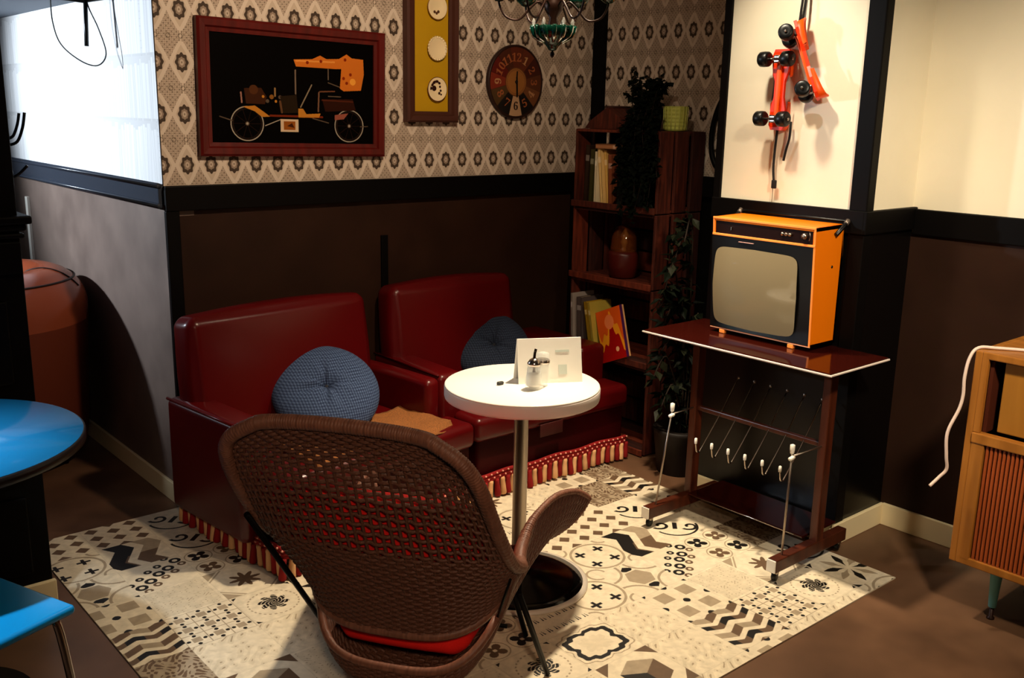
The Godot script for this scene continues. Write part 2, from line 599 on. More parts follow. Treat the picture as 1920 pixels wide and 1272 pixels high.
func build_room() -> void:
	var paper := mat(Color.WHITE, 0.75)
	paper.albedo_texture = ImageTexture.create_from_image(wallpaper_image())
	var shelfp := mat(Color.WHITE, 0.7)
	shelfp.albedo_texture = ImageTexture.create_from_image(shelf_paper_image())
	struct("floor", span(Vector3(-4.6, -0.12, -4.6), Vector3(4.6, 0.0, 6.6)), M.floor)
	struct("ceiling", span(Vector3(-4.6, TOP, -4.6), Vector3(4.6, TOP + 0.12, 6.6)), M.ceiling)
	# lower ceiling over the passage on the left
	struct("trim_1", span(Vector3(-4.5, 2.115, -4.5), Vector3(-0.002, TOP, 0.0)), M.soffit)
	struct("wall_west", span(Vector3(-4.62, 0, -4.6), Vector3(-4.5, TOP, 6.6)), M.cream_wall)
	struct("wall_north", span(Vector3(-4.5, 0, -4.62), Vector3(0.12, TOP, -4.5)), M.cream_wall)
	struct("wall_south", span(Vector3(-4.5, 0, 6.5), Vector3(2.3, TOP, 6.62)), M.cream_wall)

	# left wall: white paper printed with shelves of books over grey panelling
	var wl := struct("wall_left", span(Vector3(0.0, 0, -4.5), Vector3(0.12, TOP, -0.0)), M.grey_panel)
	var st := begin(false)
	sheet_uv(st, Vector3(-0.003, 1.36, -4.5), Vector3(0, 0, 4.5), Vector3(0, 0.755, 0), Vector2(0.0, 1.0), Vector2(4.5 / 1.5, 0.0))
	var sp := part("shelf_print_paper", st, shelfp, wl)
	sp.set_meta("label", "white paper printed with shelves of pale books")
	var r1 := begin(false)
	rbox(r1, Vector3(-0.011, 1.325, -2.25), Vector3(0.022, 0.072, 4.5), 0.004)
	var tr := struct("trim_2", r1, M.rail_grey)
	for yy in [1.362, 1.284]:
		part("bead", tubest([Vector3(-0.018, yy, -4.5), Vector3(-0.018, yy, 0.0)], 0.012, 8), M.rail_grey, tr)
	struct("baseboard_left", span(Vector3(-0.014, 0, -4.5), Vector3(0.0, 0.088, 0.014), 0.003), M.skirting)

	# wall behind the armchairs
	var wb := struct("wall_back", span(Vector3(0.12, 0, -0.12), Vector3(2.52, TOP, 0.0)), M.brown_panel)
	st = begin(false)
	var px := 0.0993
	var py := 0.1983
	sheet_uv(st, Vector3(0.0, 1.345, 0.004), Vector3(XB, 0, 0), Vector3(0, TOP - 1.345, 0), Vector2((0.0 - 0.102) / px + 0.5, -(1.345 - 1.443) / py + 0.5), Vector2((XB - 0.102) / px + 0.5, -(TOP - 1.443) / py + 0.5))
	part("patterned_wallpaper", st, paper, wb)
	st = begin(false)
	rbox(st, Vector3(XB / 2, 0.62, 0.002), Vector3(XB, 1.24, 0.004))
	part("brown_panel", st, M.brown_panel, wb)
	struct("trim_3", span(Vector3(-0.004, 1.262, 0.0), Vector3(XB, 1.362, 0.028), 0.004), M.black)
	struct("trim_4", span(Vector3(-0.004, 0.0, 0.0), Vector3(0.052, 1.262, 0.022), 0.003), M.black)
	struct("trim_5", span(Vector3(2.24, 0.0, 0.0), Vector3(XB, 1.262, 0.022), 0.003), M.black)
	struct("trim_6", span(Vector3(1.012, 0.0, 0.004), Vector3(1.048, 1.10, 0.016), 0.002), M.black)
	struct("trim_7", span(Vector3(2.372, 1.362, 0.0), Vector3(XB + 0.02, TOP, 0.085), 0.003), M.black)
	struct("baseboard_back", span(Vector3(0.0, 0, 0.004), Vector3(XB, 0.088, 0.03), 0.003), M.skirting)

	# wallpapered wall on the right, behind the crates
	var wr := struct("wall_right", span(Vector3(XB, 0, 0.0), Vector3(XB + 0.12, TOP, 1.28)), M.black)
	st = begin(false)
	var pz := 0.0944
	sheet_uv(st, Vector3(XB - 0.004, 1.38, 0.0), Vector3(0, 0, 1.28), Vector3(0, TOP - 1.38, 0), Vector2(-0.192 / pz + 0.5, -(1.38 - 1.884) / py + 0.5), Vector2((1.28 - 0.192) / pz + 0.5, -(TOP - 1.884) / py + 0.5))
	part("patterned_wallpaper", st, paper, wr)
	struct("trim_8", span(Vector3(XB - 0.026, 1.285, 0.02), Vector3(XB, 1.385, 1.28), 0.004), M.black)

	# white column with black corner posts
	var col := struct("wall_column", span(Vector3(XC, 0, 1.25), Vector3(XB + 0.12, TOP, ZC)), M.cream_wall)
	st = begin(false)
	rbox(st, Vector3(XC - 0.003, 0.63, 1.60), Vector3(0.006, 1.26, 0.70))
	rbox(st, Vector3((XC + XD) / 2, 0.63, ZC + 0.003), Vector3(XD - XC + 0.0, 1.26, 0.006))
	part("black_panel", st, M.black_gloss, col)
	struct("trim_9", span(Vector3(XC - 0.014, 1.25, 1.25), Vector3(XC, TOP, 1.285), 0.003), M.black)
	st = begin(false)
	rbox(st, Vector3(XC - 0.002, 2.045, 1.926), Vector3(0.024, 1.41, 0.07), 0.003)
	rbox(st, Vector3(XC + 0.012, 2.045, ZC + 0.001), Vector3(0.05, 1.41, 0.024), 0.003)
	struct("trim_10", st, M.black)
	st = begin(false)
	rbox(st, Vector3(XC - 0.010, 1.298, 1.605), Vector3(0.022, 0.088, 0.71), 0.004)
	rbox(st, Vector3((XC + XD) / 2 - 0.01, 1.298, ZC + 0.010), Vector3(XD - XC + 0.02, 0.088, 0.022), 0.004)
	struct("trim_11", st, M.black)
	struct("trim_12", span(Vector3(XC - 0.012, 0.0, ZC - 0.05), Vector3(XC + 0.05, 1.255, ZC + 0.012), 0.003), M.black)
	st = begin(false)
	rbox(st, Vector3(XC - 0.014, 0.046, 1.60), Vector3(0.016, 0.092, 0.70), 0.003)
	rbox(st, Vector3((XC + XD) / 2 - 0.012, 0.046, ZC + 0.014), Vector3(XD - XC + 0.02, 0.092, 0.016), 0.003)
	struct("baseboard_column", st, M.skirting)

	# cream wall on the far right
	var wd := struct("wall_far", span(Vector3(XD, 0, ZC), Vector3(XD + 0.15, TOP, 6.6)), M.cream_wall)
	st = begin(false)
	rbox(st, Vector3(XD - 0.003, 0.62, 4.27), Vector3(0.006, 1.24, 4.64))
	part("brown_panel", st, M.brown_panel, wd)
	struct("trim_13", span(Vector3(XD - 0.024, 1.235, ZC + 0.02), Vector3(XD, 1.335, 6.5), 0.004), M.black)
	struct("baseboard_far", span(Vector3(XD - 0.020, 0, ZC + 0.02), Vector3(XD, 0.095, 6.5), 0.003), M.skirting)

# ---------------------------------------------------------------- the patchwork mat
const T := 128

func ink(k: int) -> Color:
	return [Color(0.88, 0.82, 0.71), Color(0.64, 0.57, 0.47), Color(0.085, 0.07, 0.06), Color(0.40, 0.31, 0.23), Color(0.84, 0.78, 0.67)][k]

func zig(x: float) -> float:
	return absf(fposmod(x, 1.0) - 0.5) * 2.0

func tile_colour(kind: int, u: float, v: float, s: float) -> int:
	# 0 cream, 1 grey, 2 black, 3 brown, 4 pale
	var cu := u - 0.5
	var cv := v - 0.5
	var r := Vector2(cu, cv).length()
	var a := atan2(cv, cu)
	var corner := Vector2(minf(u, 1.0 - u), minf(v, 1.0 - v))
	match kind:
		0:
			if corner.x < 0.05 or corner.y < 0.05: return 0
			return 1 if sin(u * 47.0 + 2.0 * sin(v * 31.0)) * sin(v * 53.0 + 2.0 * sin(u * 23.0)) > 0.86 else 4
		1:
			var z := (zig(v * 1.0 + 0.25) - 0.5) * 0.28
			if u + z > 0.08 and u + z < 0.40: return 2 if v < 0.52 or u + z < 0.36 else 3
			if u + z > 0.56 and u + z < 0.86: return 1 if v < 0.5 else 3
			return 0
		2:
			var rc := Vector2(corner.x, corner.y).length()
			if absf(r - 0.46) < 0.022: return 1
			if rc < 0.2 and absf(rc - 0.17) < 0.02: return 1
			for p in [Vector2(0.28, 0.30), Vector2(0.70, 0.30), Vector2(0.28, 0.72), Vector2(0.70, 0.72)]:
				var d: Vector2 = Vector2(u, v) - p
				if d.length() < 0.11 and (absf(d.x) < 0.028 or absf(d.y) < 0.028): return 2 if s > 0.3 else 3
			return 0
		3:
			var qu := fposmod(u * 2.0, 1.0) - 0.5
			var qv := fposmod(v * 2.0, 1.0) - 0.5
			var q := Vector2(qu, qv).length()
			var pa := atan2(qv, qu)
			var alt := (u < 0.5) == (v < 0.5)
			if q < 0.10 + 0.26 * pow(absf(sin(pa * 2.0)), 0.7) and q > 0.07: return 2 if alt else 3
			if q > 0.42 and q < 0.46: return 1
			return 0
		4:
			if corner.x + corner.y < 0.24: return 1
			if absf(corner.x + corner.y - 0.30) < 0.02: return 1
			if r < 0.12 + 0.14 * pow(absf(cos(a * 4.0)), 2.0): return 3
			return 0
		5:
			if corner.x < 0.035 or corner.y < 0.035: return 4
			if r < 0.24 * (0.35 + 0.65 * pow(absf(cos(a * 4.0 + 7.0 * r)), 0.6)) and absf(fposmod(r * 18.0 + a, 1.0) - 0.5) > 0.12: return 2
			if absf(r - 0.38) < 0.012 and sin(a * 30.0) > 0.0: return 1
			if corner.x + corner.y < 0.14: return 2
			return 0
		6:
			var qu6 := fposmod(u * 3.0, 1.0) - 0.5
			var qv6 := fposmod(v * 3.0, 1.0) - 0.5
			if absf(qu6) < 0.2 and absf(qv6) < 0.2: return 1
			for d6 in [Vector2(0.36, 0), Vector2(-0.36, 0), Vector2(0, 0.36), Vector2(0, -0.36)]:
				if (Vector2(qu6, qv6) - d6).length() < 0.09: return 2
			if absf(qu6) > 0.48 or absf(qv6) > 0.48: return 1
			return 0
		7:
			for k in 5:
				var p7 := Vector2(0.12 + 0.19 * k, 0.80 - 0.15 * k + 0.06 * sin(k * 3.0))
				var d7 := (Vector2(u, v) - p7).length()
				if absf(d7 - 0.07) < 0.026: return 2
				var e7 := (Vector2(u, v) - p7 - Vector2(-0.12, -0.16)).length()
				if absf(e7 - 0.045) < 0.02: return 2
				var f7 := (Vector2(u, v) - p7 - Vector2(0.05, 0.17)).length()
				if absf(f7 - 0.05) < 0.02: return 3
			return 0
		8:
			if maxf(absf(cu) * 0.9 + absf(cv) * 0.5, absf(cv)) < 0.23: return 1
			if absf(Vector2(corner.x, corner.y).length() - 0.40) < 0.022: return 1
			if absf(cv) > 0.26 and absf(cv) < 0.48 and absf(cu) < 0.05 + 0.06 * sin(absf(cv) * 25.0): return 2
			return 0
		9:
			var q9u := fposmod(u * 2.0, 1.0)
			var q9v := fposmod(v * 2.0, 1.0)
			if absf(q9u - 0.5) < 0.27 and absf(q9v - 0.5) < 0.27: return 1
			if Vector2(minf(q9u, 1 - q9u), minf(q9v, 1 - q9v)).length() < 0.12: return 2
			return 0
		10:
			var zz := v + 0.12 * (zig(u * 2.0) - 0.5)
			var band := fposmod(zz * 4.0, 2.0)
			if band < 0.62: return 1 if fposmod(u * 2.0, 1.0) < 0.5 else 3
			if band > 1.0 and band < 1.5: return 2 if fposmod(u * 2.0 + 0.3, 1.0) < 0.55 else 3
			return 0
		11:
			var b := fposmod(a + PI / 6.0, TAU) / (TAU / 3.0)
			if maxf(absf(cu), absf(cu) * 0.5 + absf(cv) * 0.87) < 0.33: return [3, 2, 1][int(b) % 3]
			if corner.x + corner.y < 0.25: return 3
			return 0
		12:
			var f := sin(u * 21.0 + 3.0 * sin(v * 9.0)) * sin(v * 19.0 + 3.0 * sin(u * 11.0))
			return 1 if f > 0.90 else (4 if f > 0.1 else 0)
		13:
			var k13 := fposmod(a / (TAU / 8.0), 1.0)
			if r < 0.48 and r > 0.05:
				var w13 := 0.5 * (1.0 - absf(r - 0.27) / 0.22)
				if absf(k13 - 0.5) < w13 * 0.62: return 2 if int(floor(fposmod(a, TAU) / (TAU / 8.0))) % 2 == 0 else 1
			if corner.x + corner.y < 0.12: return 2
			return 0
		14:
			var m := pow(pow(absf(cu) * 0.92, 5.0) + pow(absf(cv) * 1.12, 5.0), 0.2)
			var lob := m + 0.022 * cos(a * 8.0) + 0.012 * cos(a * 16.0)
			if absf(lob - 0.35) < 0.04: return 2
			if lob < 0.20: return 4
			if absf(lob - 0.45) < 0.010: return 1
			return 0
		15:
			var q15u := fposmod(u * 3.0, 1.0) - 0.5
			var q15v := fposmod(v * 3.0 + 0.5 * floor(u * 3.0), 1.0) - 0.5
			return 3 if absf(q15u) + absf(q15v) < 0.36 else 0
		16:
			var q16 := fposmod(u * 7.0, 1.0)
			var row := fposmod(v * 3.2, 1.0)
			if row > 0.25 and row < 0.8 and absf(q16 - 0.5) < (row - 0.2) * 0.45 and absf(q16 - 0.5) > 0.1: return 2 if s > 0.5 else 3
			return 0
		17:
			for p17 in [Vector2(0.30, 0.32), Vector2(0.70, 0.68)]:
				var d17: Vector2 = Vector2(u, v) - p17
				var sp: float = d17.length() - 0.10 - 0.022 * atan2(d17.y, d17.x)
				if absf(sp) < 0.03: return 2
			if absf(r - 0.42) < 0.02 and a > 0.4: return 2
			if absf(cu + cv) < 0.06 and absf(cu - cv) < 0.2: return 2
			return 0
		18:
			var g := sin(u * 33.0 + 4.0 * sin(v * 13.0)) * sin(v * 29.0 + 4.0 * sin(u * 17.0))
			return 3 if g > 0.1 else 1
	return 0

func build_rug() -> void:
	var base := {Vector2i(-1, -2): 15, Vector2i(-2, -2): 15, Vector2i(0, -2): 17, Vector2i(0, -1): 17, Vector2i(-1, -1): 1, Vector2i(-2, -1): 2, Vector2i(-2, 0): 8, Vector2i(-1, 0): 7, Vector2i(0, 0): 3, Vector2i(1, 0): 18, Vector2i(0, 1): 4, Vector2i(-1, 1): 0, Vector2i(-2, 1): 9, Vector2i(-1, 2): 6, Vector2i(0, 2): 5, Vector2i(-2, 2): 10, Vector2i(-1, 3): 12, Vector2i(0, 3): 12, Vector2i(-1, 4): 11, Vector2i(1, 2): 13, Vector2i(-4, 1): 14, Vector2i(-4, 2): 11, Vector2i(-4, 0): 16, Vector2i(1, -3): 10, Vector2i(1, 1): 17, Vector2i(-3, 0): 2, Vector2i(-3, 1): 12, Vector2i(-3, 2): 12, Vector2i(-5, 1): 5, Vector2i(-3, -1): 2, Vector2i(-5, 0): 3, Vector2i(-5, 2): 0, Vector2i(-3, -2): 15, Vector2i(-4, -1): 18, Vector2i(-1, -3): 12, Vector2i(0, -3): 18}
	var rest := [12, 0, 3, 6, 16, 9, 4, 5, 12, 2, 18]
	var w := 1353
	var h := 1303
	var grunge := noise_image(41, 0.02, 256)
	var tiles := {}
	for kind in 19:
		var ti := Image.create(T, T, false, Image.FORMAT_RGB8)
		for y in T:
			for x in T:
				var c := ink(tile_colour(kind, (x + 0.5) / T, (y + 0.5) / T, 1.0))
				var g := 0.90 + 0.14 * grunge.get_pixel((x * 2 + kind * 37) % 256, (y * 2 + kind * 91) % 256).r
				if x < 1 or y < 1:
					g *= 0.93
				ti.set_pixel(x, y, Color(c.r * g, c.g * g, c.b * g))
		tiles[kind] = ti
	var im := Image.create(w, h, false, Image.FORMAT_RGB8)
	for j in range(-3, 9):
		for i in range(-2, 10):
			var kind := -1
			for k in [0, 1, -1]:
				var key := Vector2i(i - 7 * k, j - 5 * k)
				if kind < 0 and base.has(key):
					kind = base[key]
			if kind < 0:
				kind = rest[posmod(i * 5 + j * 3, rest.size())]
			# tile (0, 0) starts at x = -0.2045, z = 0.449; the mat starts at x = -0.61, z = 0.01
			var at := Vector2i(roundi((-0.2045 + 0.229 * i + 0.61) / 0.229 * T), roundi((0.449 + 0.222 * j - 0.01) / 0.222 * T))
			im.blit_rect(tiles[kind], Rect2i(0, 0, T, T), at)
	im.generate_mipmaps()
	var m := mat(Color.WHITE, 0.5)
	m.albedo_texture = ImageTexture.create_from_image(im)
	var st := begin(false)
	var lo := Vector3(-0.61, 0, 0.01)
	var hi := Vector3(1.81, 0.005, 2.27)
	sheet_uv(st, Vector3(lo.x, hi.y, hi.z), Vector3(hi.x - lo.x, 0, 0), Vector3(0, 0, lo.z - hi.z), Vector2(0, 1), Vector2(1, 0))
	for e in [[Vector3(lo.x, 0, hi.z), Vector3(hi.x, 0, hi.z)], [Vector3(hi.x, 0, hi.z), Vector3(hi.x, 0, lo.z)], [Vector3(hi.x, 0, lo.z), Vector3(lo.x, 0, lo.z)], [Vector3(lo.x, 0, lo.z), Vector3(lo.x, 0, hi.z)]]:
		var up := Vector3(0, hi.y, 0)
		quad_uv(st, [e[0], e[1], e[1] + up, e[0] + up], [Vector2(0.001, 0.001), Vector2(0.002, 0.001), Vector2(0.002, 0.002), Vector2(0.001, 0.002)])
	var rug := part("patchwork_mat", st, m, self)
	tag(rug, "cream vinyl floor mat printed with a patchwork of black and grey tiles", "rug")

# ---------------------------------------------------------------- red leather armchairs
func tassel_mesh() -> SurfaceTool:
	var st := begin(true)
	lathe(st, [Vector2(0.0, 0.0), Vector2(0.0105, -0.002), Vector2(0.0125, -0.010), Vector2(0.0115, -0.020), Vector2(0.0135, -0.045), Vector2(0.0155, -0.078), Vector2(0.013, -0.083), Vector2(0.0, -0.084)], 8)
	return st

func armchair(label: String, at: Vector3, turn: float, back0: float, back1: float, arm_r0: float, arm_r1: float) -> Node3D:
	var t := thing("red_armchair", label, "armchair", at, turn, "red leather armchairs with tasselled fringe")
	var wid := 0.955
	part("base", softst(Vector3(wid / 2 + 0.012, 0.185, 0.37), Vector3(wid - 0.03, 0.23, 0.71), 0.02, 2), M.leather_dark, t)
	var s := begin(true)
	rbox(s, Vector3((0.07 + arm_r0) / 2, 0.330, 0.42), Vector3(arm_r0 - 0.07, 0.11, 0.66), 0.03, 3, Transform3D.IDENTITY, 0.008, 5)
	rbox(s, Vector3(wid / 2, 0.330, 0.665), Vector3(wid, 0.11, 0.18), 0.03, 3, Transform3D.IDENTITY, 0.004, 5)
	part("seat_cushion", s, M.leather, t)
	part("backrest", softst(Vector3.ZERO, Vector3(back1 - back0, 0.56, 0.15), 0.042, 4, 0.022, xform(Vector3((back0 + back1) / 2, 0.592, 0.125), -7.0, 0, 0)), M.leather, t)
	part("arm", softst(Vector3(0.008, 0.32, 0.30), Vector3(0.135, 0.46, 0.53), 0.028, 3, 0.004), M.leather, t)
	part("arm", softst(Vector3((arm_r0 + arm_r1) / 2, 0.32, 0.30), Vector3(arm_r1 - arm_r0, 0.46, 0.53), 0.028, 3, 0.004), M.leather, t)
	part("piping", tubest([Vector3(-0.054, 0.546, 0.04), Vector3(-0.054, 0.546, 0.55)], 0.006, 6), M.leather, t)
	# fringe: a beaded braid with alternating tassels along the left side and the front
	var path := []
	var x0 := -0.006
	var z1 := 0.742
	for k in 47:
		path.append(Vector3(x0, 0, 0.02 + (z1 - 0.02) * k / 46.0))
	for k in range(1, 61):
		path.append(Vector3(x0 + (wid + 0.006) * k / 60.0, 0, z1))
	var braid := begin(true)
	var beads := begin(true)
	var wav := []
	for k in path.size():
		wav.append(path[k] + Vector3(0, 0.108 + 0.004 * sin(k * 0.35), 0))
	for dy in [0.008, -0.006, -0.016]:
		var pp := []
		for q in wav:
			pp.append(q + Vector3(0, dy, 0))
		tube(braid, pp, 0.009, 6)
	for k in wav.size():
		var out := Vector3(-0.008, 0, 0) if k < 47 else Vector3(0, 0, 0.008)
		var dy: float = 0.010 if k % 2 == 0 else -0.008
		lathe(beads, [Vector2(0, -0.005), Vector2(0.005, -0.002), Vector2(0.005, 0.002), Vector2(0, 0.005)], 5, Transform3D(Basis.IDENTITY, wav[k] + out + Vector3(0, dy, 0)))
	var br := part("fringe_braid", braid, M.fringe_red, t)
	part("bead_row", beads, M.fringe_dots, br)
	var src: MeshInstance3D = null
	var rng := RandomNumberGenerator.new()
	rng.seed = int(at.x * 100.0) + 500
	for k in range(0, path.size(), 2):
		var m: StandardMaterial3D = M.fringe_cream if (k / 2) % 2 == 0 else M.fringe_red
		var b := Basis.from_euler(Vector3(rng.randf_range(-0.1, 0.1), 0, rng.randf_range(-0.12, 0.12)))
		var p: Vector3 = wav[k] + Vector3(0, -0.017, 0) + (Vector3(-0.004, 0, 0) if k < 47 else Vector3(0, 0, 0.004))
		if src == null:
			src = part("tassel", tassel_mesh(), m, t)
			src.transform = Transform3D(b, p)
		else:
			again(src, "tassel", t, Transform3D(b, p), m)
	return t

func build_armchairs() -> void:
	armchair("red leather armchair at the corner of the grey wall, its seat draped with tan cloth", Vector3(-0.062, 0.005, 0.15), deg_to_rad(6.5), -0.012, 0.845, 0.845, 0.925)
	var c := armchair("red leather armchair beside the wooden crates, behind the round white table", Vector3(0.995, 0.005, 0.012), 0.0, -0.035, 0.69, 0.80, 0.975)
	part("reddish_patch", softst(Vector3(0.43, 0.265, 0.762), Vector3(0.14, 0.06, 0.006), 0.002, 1), M.reddish_patch, c)  # small flat rectangle, browner than the chair front
	# tan cloth on the first seat
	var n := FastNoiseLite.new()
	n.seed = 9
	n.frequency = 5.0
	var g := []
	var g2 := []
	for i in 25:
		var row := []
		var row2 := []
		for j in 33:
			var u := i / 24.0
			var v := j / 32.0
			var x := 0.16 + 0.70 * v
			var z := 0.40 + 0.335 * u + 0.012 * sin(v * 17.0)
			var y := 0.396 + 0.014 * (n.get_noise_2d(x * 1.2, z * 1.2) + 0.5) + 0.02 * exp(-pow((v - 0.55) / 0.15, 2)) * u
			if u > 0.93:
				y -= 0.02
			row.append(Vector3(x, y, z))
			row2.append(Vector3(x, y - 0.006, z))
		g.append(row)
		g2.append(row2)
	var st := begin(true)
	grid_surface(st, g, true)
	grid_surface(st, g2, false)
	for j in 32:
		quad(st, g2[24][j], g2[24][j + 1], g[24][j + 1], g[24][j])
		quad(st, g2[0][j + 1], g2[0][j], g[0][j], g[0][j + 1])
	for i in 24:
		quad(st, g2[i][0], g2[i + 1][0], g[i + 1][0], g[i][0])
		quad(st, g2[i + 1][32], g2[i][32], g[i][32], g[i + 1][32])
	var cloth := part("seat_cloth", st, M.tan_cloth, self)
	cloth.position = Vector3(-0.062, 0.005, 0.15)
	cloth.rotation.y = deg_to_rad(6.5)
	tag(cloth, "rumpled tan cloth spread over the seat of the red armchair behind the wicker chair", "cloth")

func puff(label: String, at: Vector3, normal: Vector3, radius: float, thick: float, m: Material, seed_: int, spin := 0.0) -> void:
	var t := thing("round_cushion", label, "cushion", Vector3.ZERO, 0.0, "round blue cushions")
	var st := begin(true)
	var segs := 60
	var rings := 16
	var xf := along(at, normal) * Transform3D(Basis(Vector3.UP, spin), Vector3.ZERO)
	for side in [1.0, -1.0]:
		var g := []
		for i in rings + 1:
			var row := []
			var r := sin(PI / 2.0 * i / rings)
			for k in segs + 1:
				var a := TAU * (k % segs) / segs
				var h := thick * pow(maxf(1.0 - pow(r, 2.6), 0.0), 0.55)
				var ga := cos(a * 7.0 + seed_) * 0.6 + cos(a * 11.0 + seed_ * 2.0) * 0.4
				h += (ga * 0.007 - 0.006) * exp(-pow((r - 0.28) / 0.26, 2)) * (1.0 if r < 0.98 else 0.0)
				h -= thick * 0.55 * exp(-pow(r / 0.13, 2))
				if side > 0.0:
					h -= 0.016 * exp(-pow(sin(a - 0.6) / 0.16, 2)) * (1.0 - r) * r * 2.0
				row.append(xf * Vector3(cos(a) * r * radius, side * h, sin(a) * r * radius))
			g.append(row)
		grid_surface(st, g, side > 0)
	part("cover", st, m, t)
	part("button", lathest([Vector2(0, 0.014), Vector2(0.012, 0.010), Vector2(0.016, 0.0), Vector2(0, -0.004)], 12, xf * Transform3D(Basis.IDENTITY, Vector3(0, thick * 0.36, 0))), M.button, t)

func build_cushions() -> void:
	puff("large round blue checked cushion on the seat of the armchair behind the wicker chair", Vector3(0.475, 0.525, 0.405), Vector3(-0.22, 0.74, 0.62), 0.225, 0.085, M.denim, 3, 0.4)
	puff("dark blue round cushion on the armchair beside the wooden crates", Vector3(1.50, 0.535, 0.25), Vector3(-0.25, 0.62, 0.72), 0.20, 0.075, M.denim_dark, 5, 1.2)

# ---------------------------------------------------------------- white table and what stands on it
const TC := Vector3(0.675, 0.0, 1.415)

func build_table() -> void:
	var t := thing("round_table", "round white pedestal table on a chrome pole with a black disc foot", "table", TC)
	var top := [Vector2(0.0, 0.708), Vector2(0.262, 0.708), Vector2(0.270, 0.712), Vector2(0.272, 0.720), Vector2(0.272, 0.748), Vector2(0.269, 0.755), Vector2(0.262, 0.758), Vector2(0.0, 0.758)]
	var rim := part("tabletop", lathest([Vector2(0.0, 0.758), Vector2(0.266, 0.758), Vector2(0.270, 0.756), Vector2(0.2705, 0.753), Vector2(0.0, 0.7525)].map(func(p): return p), 64), M.white_table, t)
	part("edge_band", lathest([Vector2(0.0, 0.708), Vector2(0.262, 0.708), Vector2(0.270, 0.712), Vector2(0.272, 0.720), Vector2(0.272, 0.748), Vector2(0.270, 0.7525), Vector2(0.0, 0.7525)], 64), M.white_edge, t)
	part("pole", lathest([Vector2(0.0, 0.03), Vector2(0.045, 0.03), Vector2(0.034, 0.045), Vector2(0.0255, 0.07), Vector2(0.0255, 0.70), Vector2(0.06, 0.702), Vector2(0.06, 0.708), Vector2(0, 0.708)], 28), M.chrome_dull, t)
	part("foot", lathest([Vector2(0.0, 0.012), Vector2(0.245, 0.012), Vector2(0.246, 0.017), Vector2(0.20, 0.024), Vector2(0.12, 0.034), Vector2(0.05, 0.046), Vector2(0.0, 0.046)], 56), mat(Color(0.05, 0.04, 0.04), 0.12, 0.4), t)
	part("foot_ring", lathest([Vector2(0.18, 0.005), Vector2(0.252, 0.005), Vector2(0.256, 0.008), Vector2(0.256, 0.014), Vector2(0.244, 0.019), Vector2(0.18, 0.012)], 56), M.ring, t)
	var y := 0.758
	# menu card: a folded tent card
	var c := thing("menu_card", "white folded menu card standing on the round white table", "card", Vector3(0.775, y, 1.437), deg_to_rad(-28.0))
	var st := begin(false)
	prism(st, PackedVector2Array([Vector2(-0.042, 0.0), Vector2(-0.002, 0.152), Vector2(0.002, 0.152), Vector2(0.042, 0.0), Vector2(0.0395, 0.0), Vector2(0.0, 0.147), Vector2(-0.0395, 0.0)]), -0.115, 0.115, Transform3D(Basis(Vector3.UP, -PI / 2), Vector3.ZERO))
	part("card", st, M.paper, c)
	var pale := mat(Color(0.80, 0.84, 0.80), 0.8)
	var tilt := xform(Vector3(0.045, 0.045, 0.031), -14.7, 0, 0)
	part("print_block", boxst(Vector3.ZERO, Vector3(0.030, 0.034, 0.001), 0.0, tilt), pale, c)
	part("print_block", boxst(Vector3(0, 0.065, 0.0), Vector3(0.05, 0.008, 0.001), 0.0, tilt), pale, c)
	# sugar pourer
	var sp := thing("sugar_pourer", "glass sugar pourer with a metal spout in front of the menu card", "sugar pourer", Vector3(0.662, y, 1.488))
	sp.scale = Vector3(0.86, 0.95, 0.86)
	part("glass_body", lathest([Vector2(0.0, 0.0), Vector2(0.030, 0.0), Vector2(0.034, 0.004), Vector2(0.034, 0.02), Vector2(0.028, 0.07), Vector2(0.024, 0.088), Vector2(0.022, 0.088), Vector2(0.026, 0.07), Vector2(0.031, 0.02), Vector2(0.0, 0.008)], 28), M.clear_glass, sp)
	part("sugar", lathest([Vector2(0.0, 0.009), Vector2(0.029, 0.012), Vector2(0.030, 0.022), Vector2(0.0265, 0.056), Vector2(0.0, 0.062)], 24), M.paper, sp)
	part("collar", lathest([Vector2(0.022, 0.084), Vector2(0.027, 0.086), Vector2(0.027, 0.096), Vector2(0.018, 0.108), Vector2(0.007, 0.114), Vector2(0.0, 0.114)], 24), M.chrome, sp)
	part("spout", tubest([Vector3(0, 0.05, 0), Vector3(0, 0.112, 0), Vector3(0.002, 0.132, 0.001), Vector3(0.006, 0.146, 0.002)], 0.0055, 10), mat(Color(0.25, 0.22, 0.19), 0.25, 1.0), sp)
	# little glass shaker behind
	var sh := thing("glass_shaker", "tiny round glass shaker beside the sugar pourer", "shaker", Vector3(0.712, y, 1.477))
	part("glass_body", lathest([Vector2(0.0, 0.0), Vector2(0.018, 0.0), Vector2(0.021, 0.01), Vector2(0.021, 0.07), Vector2(0.024, 0.09), Vector2(0.021, 0.115), Vector2(0.0, 0.122)], 20), M.clear_glass, sh)
	part("cap", lathest([Vector2(0.021, 0.078), Vector2(0.0255, 0.082), Vector2(0.0255, 0.09), Vector2(0.021, 0.094)], 20), M.chrome, sh)
	var cl := part("foil_sweet", softst(Vector3(0.600, y + 0.006, 1.385), Vector3(0.026, 0.012, 0.014), 0.005, 2), mat(Color(0.20, 0.20, 0.18), 0.5), self)
	tag(cl, "small dark wrapped sweet lying left of the menu card", "sweet")

# ---------------------------------------------------------------- wicker chair
var wk_rows := []

func cat(a: float, b: float, c: float, d: float, t: float) -> float:
	return 0.5 * (2.0 * b + (c - a) * t + (2.0 * a - 5.0 * b + 4.0 * c - d) * t * t + (3.0 * b - a - 3.0 * c + d) * t * t * t)

